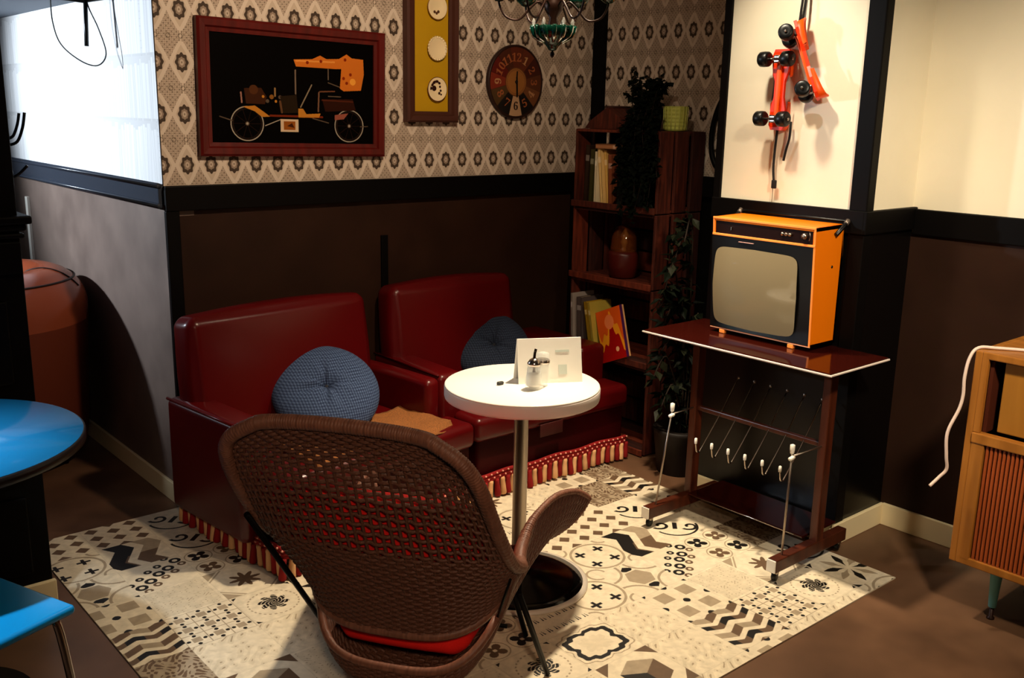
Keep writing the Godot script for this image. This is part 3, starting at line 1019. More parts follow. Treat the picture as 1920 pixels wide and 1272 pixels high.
# u in -1..1 across, v in rows; x right, y up, z backwards (the chair looks along -z)
func wk(u: float, v: float) -> Vector3:
	var n := wk_rows.size()
	var i := clampi(int(floor(v)), 0, n - 2)
	var t := v - i
	var q := []
	for k in 6:
		q.append(cat(wk_rows[maxi(i - 1, 0)][k], wk_rows[i][k], wk_rows[i + 1][k], wk_rows[mini(i + 2, n - 1)][k], t))
	# centre f, centre y, edge r, edge f, edge y, power
	var w := pow(absf(u), q[5])
	var r: float = q[2] * sin(u * 1.35) / sin(1.35)
	return Vector3(r, lerpf(q[1], q[4], w), -lerpf(q[0], q[3], w))

func build_wicker() -> void:
	var t := thing("wicker_chair", "brown woven wicker lounge chair seen from behind, red cushion inside", "chair", Vector3(-0.155, 0.0, 1.85), deg_to_rad(-55.6))
	wk_rows = [
		[-0.285, 0.972, 0.215, -0.300, 0.962, 2.0],
		[-0.275, 0.935, 0.285, -0.300, 0.920, 2.0],
		[-0.255, 0.870, 0.318, -0.265, 0.850, 2.2],
		[-0.215, 0.750, 0.330, -0.175, 0.720, 2.3],
		[-0.150, 0.580, 0.335, -0.040, 0.570, 2.4],
		[-0.080, 0.430, 0.325, 0.110, 0.485, 2.6],
		[-0.035, 0.315, 0.300, 0.200, 0.450, 3.0],
		[-0.030, 0.205, 0.290, 0.235, 0.455, 3.2],
		[0.000, 0.130, 0.285, 0.290, 0.470, 3.0],
		[0.120, 0.125, 0.290, 0.400, 0.500, 2.8],
		[0.330, 0.200, 0.320, 0.560, 0.510, 2.6],
		[0.520, 0.270, 0.360, 0.690, 0.480, 2.4],
		[0.580, 0.285, 0.385, 0.790, 0.420, 2.2],
	]
	var nv := 150
	var nu := 38
	var slot := func(u: float, v: float) -> bool: return v > 6.0 and v < 7.0 and absf(u) < 0.80
	# weft: strands across, over and under the stakes
	var weft := begin(true)
	var sub := nu * 2
	for a in nv + 1:
		var v := 12.0 * a / nv
		var open := v < 3.9
		if open and a % 2 == 1 and a > 1:
			continue
		var path := []
		for k in sub + 1:
			var u := -1.0 + 2.0 * k / sub
			if slot.call(u, v):
				if path.size() > 1:
					tube(weft, path, 0.0045, 5, false)
				path = []
				continue
			var p := wk(u, v)
			var nn := (wk(minf(u + 0.02, 1.0), v) - wk(maxf(u - 0.02, -1.0), v)).cross(wk(u, minf(v + 0.05, 12.0)) - wk(u, maxf(v - 0.05, 0.0))).normalized()
			var ph := 1.0 if (k % 4 < 2) == ((a / 2 if open else a) % 2 == 0) else -1.0
			path.append(p + nn * ph * 0.0028)
		var rr := 0.0056 if open and v > 0.3 else 0.0056
		if path.size() > 1:
			tube(weft, path, rr, 5, false)
	var sh := part("woven_shell", weft, M.cane, t)
	sh.set_meta("kind", "stuff")
	# stakes: rods along
	var warp := begin(true)
	for k in nu + 1:
		var u := -1.0 + 2.0 * k / nu
		var path := []
		for a in 97:
			var v := 12.0 * a / 96
			if slot.call(u, v):
				if path.size() > 1:
					tube(warp, path, 0.0045, 5, false)
				path = []
				continue
			path.append(wk(u, v))
		if path.size() > 1:
			tube(warp, path, 0.0052, 5, false)
	var wp := part("stakes", warp, M.cane, sh)
	wp.set_meta("kind", "stuff")
	# close-woven bands along the sides and over the lower half
	var band := begin(true)
	for s in [-1.0, 1.0]:
		for off in [-0.0015, 0.0015]:
			var g := []
			for a in 73:
				var v := 12.0 * a / 72
				var row := []
				for k in 7:
					var u: float = s * lerpf(0.80, 1.0, k / 6.0)
					row.append(wk(u, v) + Vector3(0, 0, off))
				g.append(row)
			grid_surface(band, g, (s > 0) == (off > 0))
	var sides := part("side_band", band, M.cane_band, sh)
	band = begin(true)
	for seg in [[3.9, 6.0], [7.0, 12.0]]:
		for off in [-0.0012, 0.0012]:
			var g := []
			for a in 33:
				var v := lerpf(seg[0], seg[1], a / 32.0)
				var row := []
				for k in 33:
					row.append(wk(lerpf(-0.81, 0.81, k / 32.0), v) + Vector3(0, 0, off))
				g.append(row)
			grid_surface(band, g, off > 0)
	part("close_weave", band, M.cane, sh)
	# rim all round
	var rim := []
	for a in range(48, -1, -1):
		rim.append(wk(-1.0, 12.0 * a / 48))
	for k in range(1, 24):
		rim.append(wk(-1.0 + 2.0 * k / 24, 0.0))
	for a in 49:
		rim.append(wk(1.0, 12.0 * a / 48))
	for k in range(1, 25):
		rim.append(wk(1.0 - 2.0 * k / 24, 12.0))
	var rad := []
	for q in rim:
		rad.append(lerpf(0.0175, 0.009, smoothstep(0.25, 0.45, -q.z)))
	part("rim", tubest(rim, rad, 10, false), M.cane_rim, t)
	var rail := []
	for k in 25:
		rail.append(wk(-0.80 + 1.60 * k / 24, 6.0))
	part("back_rail", tubest(rail, 0.0135, 8), M.cane_rim, t)
	var lip := []
	for k in 25:
		lip.append(wk(-0.80 + 1.60 * k / 24, 7.0))
	part("seat_lip", tubest(lip, 0.012, 8), M.cane_rim, t)
	# wrapping ridges on the rim
	var wrap := begin(true)
	for k in range(0, rim.size() - 1):
		for q in 3:
			var c: Vector3 = rim[k].lerp(rim[k + 1], q / 3.0)
			var d: Vector3 = rim[k + 1] - rim[k]
			var rw: float = rad[k]
			lathe(wrap, [Vector2(rw, -0.003), Vector2(rw + 0.0016, 0.0), Vector2(rw, 0.003)], 10, along(c, d))
	var wr := part("rim_wrapping", wrap, M.cane_rim, t)
	wr.set_meta("kind", "stuff")
	# thin black rod legs
	part("leg", tubest([Vector3(-0.335, 0.66, 0.16), Vector3(-0.352, 0.0135, -0.365)], 0.0085, 8), M.black, t)
	part("leg", tubest([Vector3(0.318, 0.40, -0.12), Vector3(0.352, 0.0135, -0.365)], 0.0085, 8), M.black, t)
	for s in [-1.0, 1.0]:
		part("leg", tubest([Vector3(0.20 * s, 0.21, -0.50), Vector3(0.235 * s, 0.0135, -0.56)], 0.0085, 8), M.black, t)
	part("back_strut", tubest([Vector3(0.265, 0.33, -0.098), Vector3(0.325, 0.50, 0.0)], 0.004, 6), M.black, t)
	part("cross_rod", tubest([Vector3(-0.20, 0.10, -0.45), Vector3(0.20, 0.10, -0.45)], 0.007, 8), M.black, t)
	# cushion: a seat pad and a back pad that follows the shell
	var cu := thing("red_seat_cushion", "bright red cushion lying inside the brown wicker chair", "cushion", Vector3(-0.155, 0.0, 1.85), deg_to_rad(-55.6))
	part("seat_pad", softst(Vector3.ZERO, Vector3(0.38, 0.12, 0.52), 0.05, 4, 0.02, xform(Vector3(0, 0.295, -0.29), 6, 0, 0)), M.red_cushion, cu)
	var pad := begin(true)
	var faces := [[], []]
	for a in 29:
		var rows := [[], []]
		for k in 33:
			var uu := -1.0 + k / 16.0
			var vv := -1.0 + a / 14.0
			var u := uu * 0.86
			var v := lerpf(2.95, 5.65, a / 28.0)
			var n := (wk(minf(u + 0.02, 1.0), v) - wk(maxf(u - 0.02, -1.0), v)).cross(wk(u, v + 0.05) - wk(u, v - 0.05)).normalized()
			if n.z > 0.0:
				n = -n
			var e := pow(maxf((1.0 - pow(absf(uu), 5.0)) * (1.0 - pow(absf(vv), 5.0)), 0.0), 0.5)
			rows[0].append(wk(u, v) + n * (0.012 + 0.095 * e))
			rows[1].append(wk(u, v) + n * 0.012)
		faces[0].append(rows[0])
		faces[1].append(rows[1])
	grid_surface(pad, faces[0], false)
	grid_surface(pad, faces[1], true)
	part("back_pad", pad, M.red_cushion, cu)

# ---------------------------------------------------------------- television on its stand
func build_tv_stand() -> void:
	var t := thing("television_stand", "dark wooden television stand with slanted metal magazine rods and castors", "stand", Vector3(1.68, 0.0, 1.69))
	var o := Vector3(-1.68, 0, -1.69)
	# world corners, shifted to the stand's base
	part("top_board", boxst(o + Vector3(1.688, 0.803, 1.675), Vector3(0.394, 0.016, 0.866), 0.003), M.stand_top, t)
	var st := begin(false)
	for e in [[Vector3(1.490, 0.803, 1.675), Vector3(0.006, 0.007, 0.880)], [Vector3(1.688, 0.803, 2.1105), Vector3(0.400, 0.007, 0.006)], [Vector3(1.688, 0.803, 1.2395), Vector3(0.400, 0.007, 0.006)]]:
		rbox(st, o + e[0], e[1], 0.002)
	var trim := part("top_edging", st, mat(Color(0.86, 0.80, 0.76), 0.35), t)
	for z in [1.385, 2.0]:
		part("upright", boxst(o + Vector3(1.685, 0.435, z), Vector3(0.048, 0.720, 0.034), 0.004), M.stand_wood, t)
		part("foot_beam", boxst(o + Vector3(1.635, 0.072, z), Vector3(0.475, 0.050, 0.040), 0.004), M.stand_wood, t)
		var cap := part("foot_cap", boxst(o + Vector3(1.396, 0.072, z), Vector3(0.006, 0.048, 0.038), 0.002), M.white_plastic, t)
		for x in [1.425, 1.845]:
			var c := part("castor", lathest([Vector2(0, -0.009), Vector2(0.017, -0.009), Vector2(0.0195, -0.005), Vector2(0.0195, 0.005), Vector2(0.017, 0.009), Vector2(0, 0.009)], 18, along(o + Vector3(x, 0.025, z), Vector3(0.3, 0, 1))), M.black_plastic, t)
			var hub := begin(true)
			rbox(hub, o + Vector3(x, 0.040, z), Vector3(0.022, 0.014, 0.026), 0.004)
			part("fork", hub, M.chrome_dull, c)
	part("cross_bar", boxst(o + Vector3(1.685, 0.478, 1.69), Vector3(0.022, 0.020, 0.60), 0.004), M.stand_wood, t)
	part("lower_shelf", boxst(o + Vector3(1.755, 0.105, 1.69), Vector3(0.235, 0.010, 0.56), 0.003), M.stand_top, t)
	st = begin(true)
	tube(st, [o + Vector3(1.875, 0.106, 1.94), o + Vector3(1.66, 0.106, 1.945), o + Vector3(1.638, 0.106, 1.93), o + Vector3(1.636, 0.106, 1.42)], 0.0035, 6)
	part("shelf_edging", st, M.chrome, t)
	for i in 6:
		var z := 1.515 + 0.0795 * i
		var rod := part("magazine_rod", tubest(smooth_path([o + Vector3(1.815, 0.605, z - 0.02), o + Vector3(1.685, 0.484, z), o + Vector3(1.555, 0.362, z + 0.012), o + Vector3(1.538, 0.350, z + 0.013), o + Vector3(1.522, 0.356, z + 0.014), o + Vector3(1.513, 0.392, z + 0.015)], 4), 0.0034, 6), M.chrome, t)
		part("rod_tip", lathest([Vector2(0, -0.012), Vector2(0.0055, -0.010), Vector2(0.0065, 0.0), Vector2(0.0055, 0.012), Vector2(0, 0.015)], 10, Transform3D(Basis.IDENTITY, o + Vector3(1.512, 0.400, z + 0.015))), M.white_plastic, rod)
		part("rod_end", lathest([Vector2(0, -0.007), Vector2(0.006, -0.004), Vector2(0.006, 0.004), Vector2(0, 0.007)], 10, Transform3D(Basis.IDENTITY, o + Vector3(1.817, 0.607, z - 0.02))), M.chrome_dull, rod)
	for s in [[Vector3(1.500, 0.505, 1.410), Vector3(1.450, 0.095, 1.392), Vector3(1.685, 0.478, 1.385)], [Vector3(1.480, 0.495, 1.992), Vector3(1.462, 0.095, 1.998), Vector3(1.685, 0.478, 2.0)]]:
		part("front_rod", tubest([o + s[0], o + s[1]], 0.0042, 8), M.chrome_dull, t)
		part("side_arm", tubest([o + s[0] + Vector3(0, -0.018, 0), o + s[2]], 0.0035, 8), M.chrome_dull, t)
		var tip := begin(true)
		lathe(tip, [Vector2(0, -0.016), Vector2(0.0075, -0.014), Vector2(0.009, 0.0), Vector2(0.009, 0.018), Vector2(0, 0.022)], 12, Transform3D(Basis.IDENTITY, o + s[0] + Vector3(0, 0.008, 0)))
		lathe(tip, [Vector2(0, -0.016), Vector2(0.007, -0.013), Vector2(0.008, 0.0), Vector2(0.007, 0.013), Vector2(0, 0.016)], 12, along(o + s[0] + Vector3(-0.012, -0.020, 0.008), Vector3(1, 0.1, 0.0)))
		part("plastic_cap", tip, M.white_plastic, t)

func screen_grid(c: Vector3, hw: float, hh: float, bulge: float) -> SurfaceTool:
	var st := begin(true)
	var g := []
	for i in 25:
		var row := []
		for j in 25:
			var a := -1.0 + i / 12.0
			var b := -1.0 + j / 12.0
			# squeeze the square into a soft rounded rectangle
			var p := 11.0
			var k := pow(pow(absf(a), p) + pow(absf(b), p), 1.0 / p)
			var m := maxf(absf(a), absf(b))
			var s := m / k if k > 0.0001 else 1.0
			var barrel := 1.0 - 0.030 * (absf(a) * absf(b))
			var x := a * s * barrel
			var y := b * s * barrel
			row.append(c + Vector3(-bulge * (1.0 - 0.5 * (x * x + y * y)), y * hh, x * hw))
		g.append(row)
	grid_surface(st, g, true)
	return st

func build_tv() -> void:
	var t := thing("television", "orange cabinet television with a black front and curved grey screen", "television", Vector3(1.77, 0.811, 1.65))
	var o := -Vector3(1.77, 0.811, 1.65)
	var zl := 1.415
	var zr := 1.885
	var yb := 0.828
	# side outline in (x, y): front bottom, front top, back top, back bottom
	var side := PackedVector2Array([Vector2(1.706, yb), Vector2(1.678, 1.284), Vector2(1.862, 1.288), Vector2(1.872, 1.16), Vector2(1.872, yb)])
	var st := begin(false)
	for z in [[zl, zl + 0.012], [zr - 0.012, zr]]:
		prism(st, side, z[0], z[1], Transform3D(Basis.IDENTITY, o))
	prism(st, PackedVector2Array([Vector2(1.679, 1.270), Vector2(1.678, 1.284), Vector2(1.862, 1.288), Vector2(1.862, 1.274)]), zl, zr, Transform3D(Basis.IDENTITY, o))
	prism(st, PackedVector2Array([Vector2(1.706, yb), Vector2(1.705, yb + 0.012), Vector2(1.872, yb + 0.012), Vector2(1.872, yb)]), zl, zr, Transform3D(Basis.IDENTITY, o))
	prism(st, PackedVector2Array([Vector2(1.860, yb), Vector2(1.860, 1.28), Vector2(1.872, 1.16), Vector2(1.872, yb)]), zl, zr, Transform3D(Basis.IDENTITY, o))
	var cab := part("cabinet", st, M.orange, t)
	# pale orange front edges
	st = begin(false)
	bar(st, o + Vector3(1.7055, yb, zr - 0.004), o + Vector3(1.677, 1.285, zr - 0.004), 0.008, 0.004, Vector3.RIGHT, 0.0015)
	bar(st, o + Vector3(1.688, 1.285 - 0.163, zl + 0.004) * Vector3(1, 1, 1) + Vector3(-0.0045, 0.09, 0), o + Vector3(1.677, 1.285, zl + 0.004), 0.008, 0.004, Vector3.RIGHT, 0.0015)
	bar(st, o + Vector3(1.677, 1.281, zl), o + Vector3(1.677, 1.281, zr), 0.004, 0.009, Vector3.UP, 0.0015)
	bar(st, o + Vector3(1.681, 1.216, zl), o + Vector3(1.681, 1.216, zr), 0.006, 0.009, Vector3.UP, 0.0015)
	part("front_edging", st, M.orange_edge, cab)
	st = begin(false)
	bar(st, o + Vector3(1.7045, yb + 0.002, zl), o + Vector3(1.7045, yb + 0.002, zr), 0.004, 0.003, Vector3.UP, 0.001)
	part("bottom_edging", st, mat(Color(0.75, 0.55, 0.45), 0.4), cab)
	# control strip
	st = begin(false)
	prism(st, PackedVector2Array([Vector2(1.6835, 1.218), Vector2(1.681, 1.278), Vector2(1.72, 1.278), Vector2(1.72, 1.218)]), zl + 0.008, zr - 0.008, Transform3D(Basis.IDENTITY, o))
	var strip := part("control_strip", st, mat(Color(0.10, 0.035, 0.02), 0.25), t)
	for k in 3:
		part("button", lathest([Vector2(0, 0.010), Vector2(0.0065, 0.008), Vector2(0.0075, 0.0), Vector2(0, 0.0)], 12, along(o + Vector3(1.682, 1.249, 1.742 + 0.0165 * k), Vector3(-1, 0.05, 0))), M.chrome, strip)
	part("knob", lathest([Vector2(0, 0.014), Vector2(0.010, 0.012), Vector2(0.012, 0.0), Vector2(0, 0.0)], 16, along(o + Vector3(1.682, 1.249, 1.838), Vector3(-1, 0.05, 0))), M.chrome_dull, strip)
	var dial := tubest([o + Vector3(1.682, 1.268, 1.855), o + Vector3(1.681, 1.250, 1.860), o + Vector3(1.683, 1.234, 1.855)], 0.0015, 6)
	part("dial_mark", dial, M.chrome_dull, strip)
	part("slider", boxst(o + Vector3(1.680, 1.244, 1.505), Vector3(0.006, 0.012, 0.002)), M.chrome_dull, strip)
	# black fascia
	st = begin(false)
	prism(st, PackedVector2Array([Vector2(1.7035, yb + 0.006), Vector2(1.680, 1.211), Vector2(1.73, 1.211), Vector2(1.73, yb + 0.006)]), zl - 0.001, zr - 0.008, Transform3D(Basis.IDENTITY, o))
	var fas := part("fascia", st, M.black_plastic, t)
	st = begin(false)
	bar(st, o + Vector3(1.6795, 1.196, 1.545), o + Vector3(1.6795, 1.196, 1.615), 0.005, 0.002, Vector3.UP, 0.0)
	part("badge", st, mat(Color(0.8, 0.6, 0.55), 0.35), fas)
	# screen tilted with the front
	var glass := mat(Color(0.50, 0.445, 0.34), 0.10)
	glass.clearcoat_enabled = true
	glass.clearcoat = 0.5
	glass.clearcoat_roughness = 0.03
	var scr := part("screen", screen_grid(Vector3.ZERO, 0.196, 0.162, 0.020), glass, t)
	scr.transform = Transform3D(Basis(Vector3(0, 0, 1), deg_to_rad(3.0)), o + Vector3(1.692, 1.012, 1.626))
	for z in [1.475, 1.800]:
		part("foot", boxst(o + Vector3(1.712, 0.8195, z), Vector3(0.020, 0.017, 0.026), 0.003), M.orange_edge, t)
		part("foot", boxst(o + Vector3(1.850, 0.8195, z), Vector3(0.020, 0.017, 0.026), 0.003), M.orange_edge, t)
	# folding handle swung to the back
	st = begin(true)
	tube(st, [o + Vector3(1.80, 1.252, zr + 0.008), o + Vector3(1.872, 1.300, zr + 0.010)], 0.0085, 8)
	tube(st, [o + Vector3(1.80, 1.252, zl - 0.008), o + Vector3(1.872, 1.300, zl - 0.010)], 0.0085, 8)
	tube(st, [o + Vector3(1.870, 1.299, zl - 0.010), o + Vector3(1.870, 1.299, zr + 0.010)], 0.006, 8)
	var hd := part("handle", st, M.black_plastic, t)
	for z in [zl - 0.010, zr + 0.010]:
		part("handle_end", lathest([Vector2(0, -0.016), Vector2(0.0095, -0.014), Vector2(0.0105, 0.006), Vector2(0, 0.010)], 12, along(o + Vector3(1.868, 1.298, z), Vector3(0.8, 0.55, 0))), mat(Color(0.45, 0.40, 0.36), 0.35, 0.6), hd)
	part("side_screw", lathest([Vector2(0, 0.003), Vector2(0.005, 0.002), Vector2(0.006, 0.0), Vector2(0, 0)], 10, along(o + Vector3(1.805, 1.13, zr), Vector3(0, 0, 1))), M.black_plastic, cab)

# ---------------------------------------------------------------- stacked crates with what stands in them
const CY := [0.005, 0.455, 0.845, 1.212, 1.602]

func crate(label: String, y0: float, y1: float, seed_: int) -> void:
	var x0 := 2.03
	var x1 := 2.385
	var z0 := 0.235
	var z1 := 0.800
	var t := thing("wooden_crate", label, "crate", Vector3((x0 + x1) / 2, y0, (z0 + z1) / 2), 0.0, "stacked wooden crates")
	var rng := RandomNumberGenerator.new()
	rng.seed = seed_
	var o := -t.position
	var h := y1 - y0
	var ms := [M.crate, M.crate_dark, M.crate_light, M.crate]
	# end boards stand upright across the depth
	for z in [z0 + 0.008, z1 - 0.008]:
		for k in 3:
			var w := (x1 - x0) / 3.0
			var c := Vector3(x0 + w * (k + 0.5), (y0 + y1) / 2, z + rng.randf_range(-0.002, 0.002))
			part("end_board", boxst(o + c, Vector3(w - 0.024 + rng.randf_range(-0.008, 0.004), h - 0.006, 0.016), 0.003), ms[rng.randi() % 4], t)
	# top, bottom and back boards run along
	for k in 3:
		var w := (x1 - x0) / 3.0
		for y in [y0 + 0.009, y1 - 0.009]:
			part("long_board", boxst(o + Vector3(x0 + w * (k + 0.5), y, (z0 + z1) / 2), Vector3(w - 0.010, 0.014, z1 - z0 - 0.034), 0.003), ms[rng.randi() % 3], t)
		var hb := (h - 0.04) / 3.0
		part("back_board", boxst(o + Vector3(x1 - 0.008, y0 + 0.02 + hb * (k + 0.5), (z0 + z1) / 2), Vector3(0.012, hb - 0.012, z1 - z0 - 0.034), 0.002), ms[rng.randi() % 3], t)
	for z in [z0 + 0.030, z1 - 0.030]:
		part("corner_post", boxst(o + Vector3(x1 - 0.032, (y0 + y1) / 2, z), Vector3(0.028, h - 0.036, 0.028), 0.003), M.crate_dark, t)
	var pats := boxst(o + Vector3(x0 - 0.004, y0 + 0.016, (z0 + z1) / 2), Vector3(0.012, 0.032, z1 - z0 - 0.004), 0.003)
	part("front_rail", pats, M.crate_light if seed_ % 2 == 0 else M.crate, t)

func build_crates() -> void:
	crate("reddish wooden crate at the bottom of the stack, behind the armchair", CY[0], CY[1], 4)
	crate("reddish wooden crate of the stack holding comics and magazines", CY[1], CY[2], 5)
	crate("reddish wooden crate of the stack holding the red-brown jar", CY[2], CY[3], 6)
	crate("reddish wooden crate on top of the stack, holding a row of old books", CY[3], CY[4], 7)

func book(called: String, label: String, group: String, at: Vector3, size: Vector3, cover: Color, lean := 0.0, yaw := 0.0) -> Node3D:
	# size: depth x, height y, thickness z; the spine faces the room (-x)
	var t := thing(called, label, "book", at, 0.0, group)
	t.rotation = Vector3(deg_to_rad(lean), deg_to_rad(yaw), 0)
	var cm := mat(cover, 0.55)
	var st := begin(false)
	rbox(st, Vector3(0, size.y / 2, -size.z / 2 + 0.0015), Vector3(size.x, size.y, 0.003))
	rbox(st, Vector3(0, size.y / 2, size.z / 2 - 0.0015), Vector3(size.x, size.y, 0.003))
	rbox(st, Vector3(-size.x / 2 + 0.0015, size.y / 2, 0), Vector3(0.003, size.y, size.z), 0.001)
	part("cover", st, cm, t)
	part("pages", boxst(Vector3(0.002, size.y / 2, 0), Vector3(size.x - 0.010, size.y - 0.010, size.z - 0.006)), mat(Color(0.78, 0.68, 0.50), 0.9), t)
	part("spine_band", boxst(Vector3(-size.x / 2 - 0.0004, size.y * 0.78, 0), Vector3(0.001, size.y * 0.10, size.z * 0.8)), mat(cover.lightened(0.35), 0.6), t)
	return t

func build_shelf_things() -> void:
	var fl: float = CY[3] + 0.018
	var g := "books in the top crate"
	var x := 2.14
	book("book", "dark brown book leaning at the left end of the top crate", g, Vector3(x, fl, 0.305), Vector3(0.17, 0.29, 0.030), Color(0.16, 0.10, 0.06), 2.0)
	book("book", "olive green book beside the dark brown book at the left of the top crate", g, Vector3(x, fl, 0.342), Vector3(0.17, 0.27, 0.028), Color(0.22, 0.21, 0.07), 1.0)
	book("book", "thin white book beside the olive green book in the top crate", g, Vector3(x, fl, 0.372), Vector3(0.17, 0.26, 0.014), Color(0.90, 0.86, 0.72))
	book("book", "cream book tilting to the right of the thin white book in the top crate", g, Vector3(x, fl, 0.424), Vector3(0.17, 0.285, 0.020), Color(0.92, 0.78, 0.50), -7.0)
	book("book", "yellowish book tilting right behind the cream book in the top crate", g, Vector3(x + 0.01, fl, 0.452), Vector3(0.16, 0.27, 0.020), Color(0.86, 0.70, 0.38), -7.0)
	book("book", "reddish tan book in the middle of the top crate", g, Vector3(x, fl, 0.482), Vector3(0.17, 0.25, 0.028), Color(0.50, 0.26, 0.15), -3.0)
	book("book", "dark blue-green book half hidden by the ivy in the top crate", g, Vector3(x, fl, 0.545), Vector3(0.17, 0.24, 0.045), Color(0.06, 0.10, 0.10))
	book("book", "black book at the right end of the top crate behind the ivy", g, Vector3(x, fl, 0.600), Vector3(0.17, 0.24, 0.040), Color(0.05, 0.06, 0.07))
	var lying := book("book", "light brown book lying flat across the upright books in the top crate", g, Vector3(2.13, fl + 0.287, 0.375), Vector3(0.17, 0.165, 0.022), Color(0.68, 0.46, 0.30))
	lying.rotation = Vector3(deg_to_rad(90), 0, 0)
	# red-brown jar in the middle crate
	fl = CY[2] + 0.018
	var j := thing("storage_jar", "red-brown pot with a clear glass dome in the middle crate", "jar", Vector3(2.15, fl, 0.50))
	part("pot", lathest([Vector2(0, 0.0), Vector2(0.055, 0.0), Vector2(0.068, 0.01), Vector2(0.078, 0.07), Vector2(0.080, 0.12), Vector2(0.074, 0.135), Vector2(0.0, 0.135)], 28), mat(Color(0.27, 0.065, 0.04), 0.35), j)
	part("glass_dome", lathest([Vector2(0.066, 0.136), Vector2(0.068, 0.15), Vector2(0.062, 0.21), Vector2(0.040, 0.255), Vector2(0.018, 0.27), Vector2(0.0, 0.272)], 28), M.amber_glass, j)
	part("knob", lathest([Vector2(0, 0.272), Vector2(0.010, 0.274), Vector2(0.016, 0.288), Vector2(0.010, 0.300), Vector2(0, 0.302)], 16), M.amber_glass, j)
	part("dried_flower", tubest(smooth_path([Vector3(0, 0.135, 0), Vector3(-0.01, 0.18, 0.01), Vector3(0.005, 0.22, 0.0), Vector3(-0.004, 0.25, 0.01)]), [0.012, 0.012, 0.012, 0.011, 0.012, 0.015, 0.018, 0.016, 0.014, 0.016, 0.020, 0.020, 0.018, 0.017, 0.014, 0.010, 0.008, 0.005, 0.003], 8), mat(Color(0.62, 0.42, 0.20), 0.8), j)
	# comics in the lower crate
	fl = CY[1] + 0.036
	var g3 := "comics and magazines in the lower crate"
	book("magazine", "grey and white magazine at the left of the lower crate", g3, Vector3(2.10, fl, 0.335), Vector3(0.16, 0.255, 0.035), Color(0.32, 0.27, 0.26), -3.0).set_meta("category", "magazine")
	book("magazine", "white spined magazine pressed against the crate's left end", g3, Vector3(2.09, fl, 0.290), Vector3(0.16, 0.27, 0.012), Color(0.60, 0.55, 0.52), -3.0).set_meta("category", "magazine")
	book("comic", "yellow comic leaning in the lower crate", g3, Vector3(2.09, fl, 0.425), Vector3(0.16, 0.245, 0.018), Color(0.62, 0.48, 0.09), -12.0).set_meta("category", "comic")
	book("comic", "pale yellow comic beside the bright red and orange one", g3, Vector3(2.09, fl, 0.450), Vector3(0.16, 0.245, 0.014), Color(0.68, 0.58, 0.22), -12.0).set_meta("category", "comic")
	# the front one shows its cover
	var cv := Image.create(96, 128, false, Image.FORMAT_RGB8)
	for yy in 128:
		for xx in 96:
			var u := xx / 96.0
			var v := yy / 128.0
			var c := Color(0.62, 0.05, 0.03)
			var fl1 := 0.55 + 0.22 * sin(u * 9.0) + 0.1 * sin(u * 23.0)
			if v < fl1: c = Color(0.92, 0.58, 0.10)
			if v < fl1 - 0.2: c = Color(0.85, 0.33, 0.08)
			if Vector2(u - 0.45, (v - 0.25) * 1.2).length() < 0.17: c = Color(0.93, 0.50, 0.28)
			if Vector2(u - 0.62, (v - 0.80) * 1.2).length() < 0.06: c = Color(0.92, 0.68, 0.5)
			if u > 0.90: c = Color(0.28, 0.10, 0.30)
			cv.set_pixel(xx, yy, c)
	var cm := mat(Color.WHITE, 0.35)
	cm.albedo_texture = ImageTexture.create_from_image(cv)
	var f := thing("comic", "red and orange comic cover turned to the front of the lower crate", "comic", Vector3(2.016, fl - 0.018, 0.618), 0.0, g3)
	f.rotation = Vector3(deg_to_rad(-23.0), 0.0, deg_to_rad(-8.0))
	var st := begin(false)
	sheet_uv(st, Vector3(-0.0062, 0.0, -0.105), Vector3(0, 0, 0.195), Vector3(0, 0.265, 0), Vector2(0, 1), Vector2(1, 0))
	part("front_cover", st, cm, f)
	part("pages", boxst(Vector3(0, 0.1325, -0.0075), Vector3(0.012, 0.263, 0.193)), mat(Color(0.75, 0.55, 0.35), 0.8), f)
	# yellow-green pot on the top
	fl = CY[4]
	var p := thing("woven_cup", "pale yellow-green ribbed pot on top of the crates", "pot", Vector3(2.21, fl, 0.740))
	var prof := [Vector2(0, 0.0), Vector2(0.050, 0.0)]
	for k in 25:
		prof.append(Vector2(0.053 + 0.004 * (k / 24.0) + 0.0022 * sin(k * 1.6), 0.006 + 0.108 * k / 24.0))
	prof.append_array([Vector2(0.052, 0.115), Vector2(0.048, 0.03), Vector2(0.0, 0.025)])
	part("pot_body", lathest(prof, 32), mat(Color(0.74, 0.76, 0.36), 0.6), p)
	var ri := begin(true)
	for k in 18:
		var a := TAU * k / 18
		tube(ri, [Vector3(cos(a) * 0.055, 0.006, sin(a) * 0.055), Vector3(cos(a) * 0.059, 0.112, sin(a) * 0.059)], 0.0022, 5)
	part("ribs", ri, mat(Color(0.80, 0.82, 0.45), 0.6), p)
	# dark peaked wooden thing on the top
	var r := thing("wooden_house", "dark brown peaked wooden box on top of the crates", "box", Vector3(2.15, fl, 0.40))
	st = begin(false)
	prism(st, PackedVector2Array([Vector2(-0.13, 0.0), Vector2(-0.10, 0.035), Vector2(0.02, 0.105), Vector2(0.10, 0.06), Vector2(0.15, 0.0)]), -0.08, 0.08, Transform3D(Basis(Vector3.UP, -PI / 2), Vector3.ZERO))
	part("box_body", st, M.crate, r)
	part("ridge", tubest([Vector3(-0.082, 0.106, 0.02), Vector3(0.082, 0.106, 0.02)], 0.007, 6), M.crate_dark, r)
	# dark hoop hung on the patterned wall beside the column
	var hp := []
	for k in 49:
		var a := TAU * k / 48
		hp.append(Vector3(XB - 0.03, 1.62 + 0.205 * sin(a), 0.955 + 0.115 * cos(a) + 0.03 * sin(a)))
	var hoop := part("bentwood_hoop", tubest(hp, 0.013, 8, false), M.black, self)
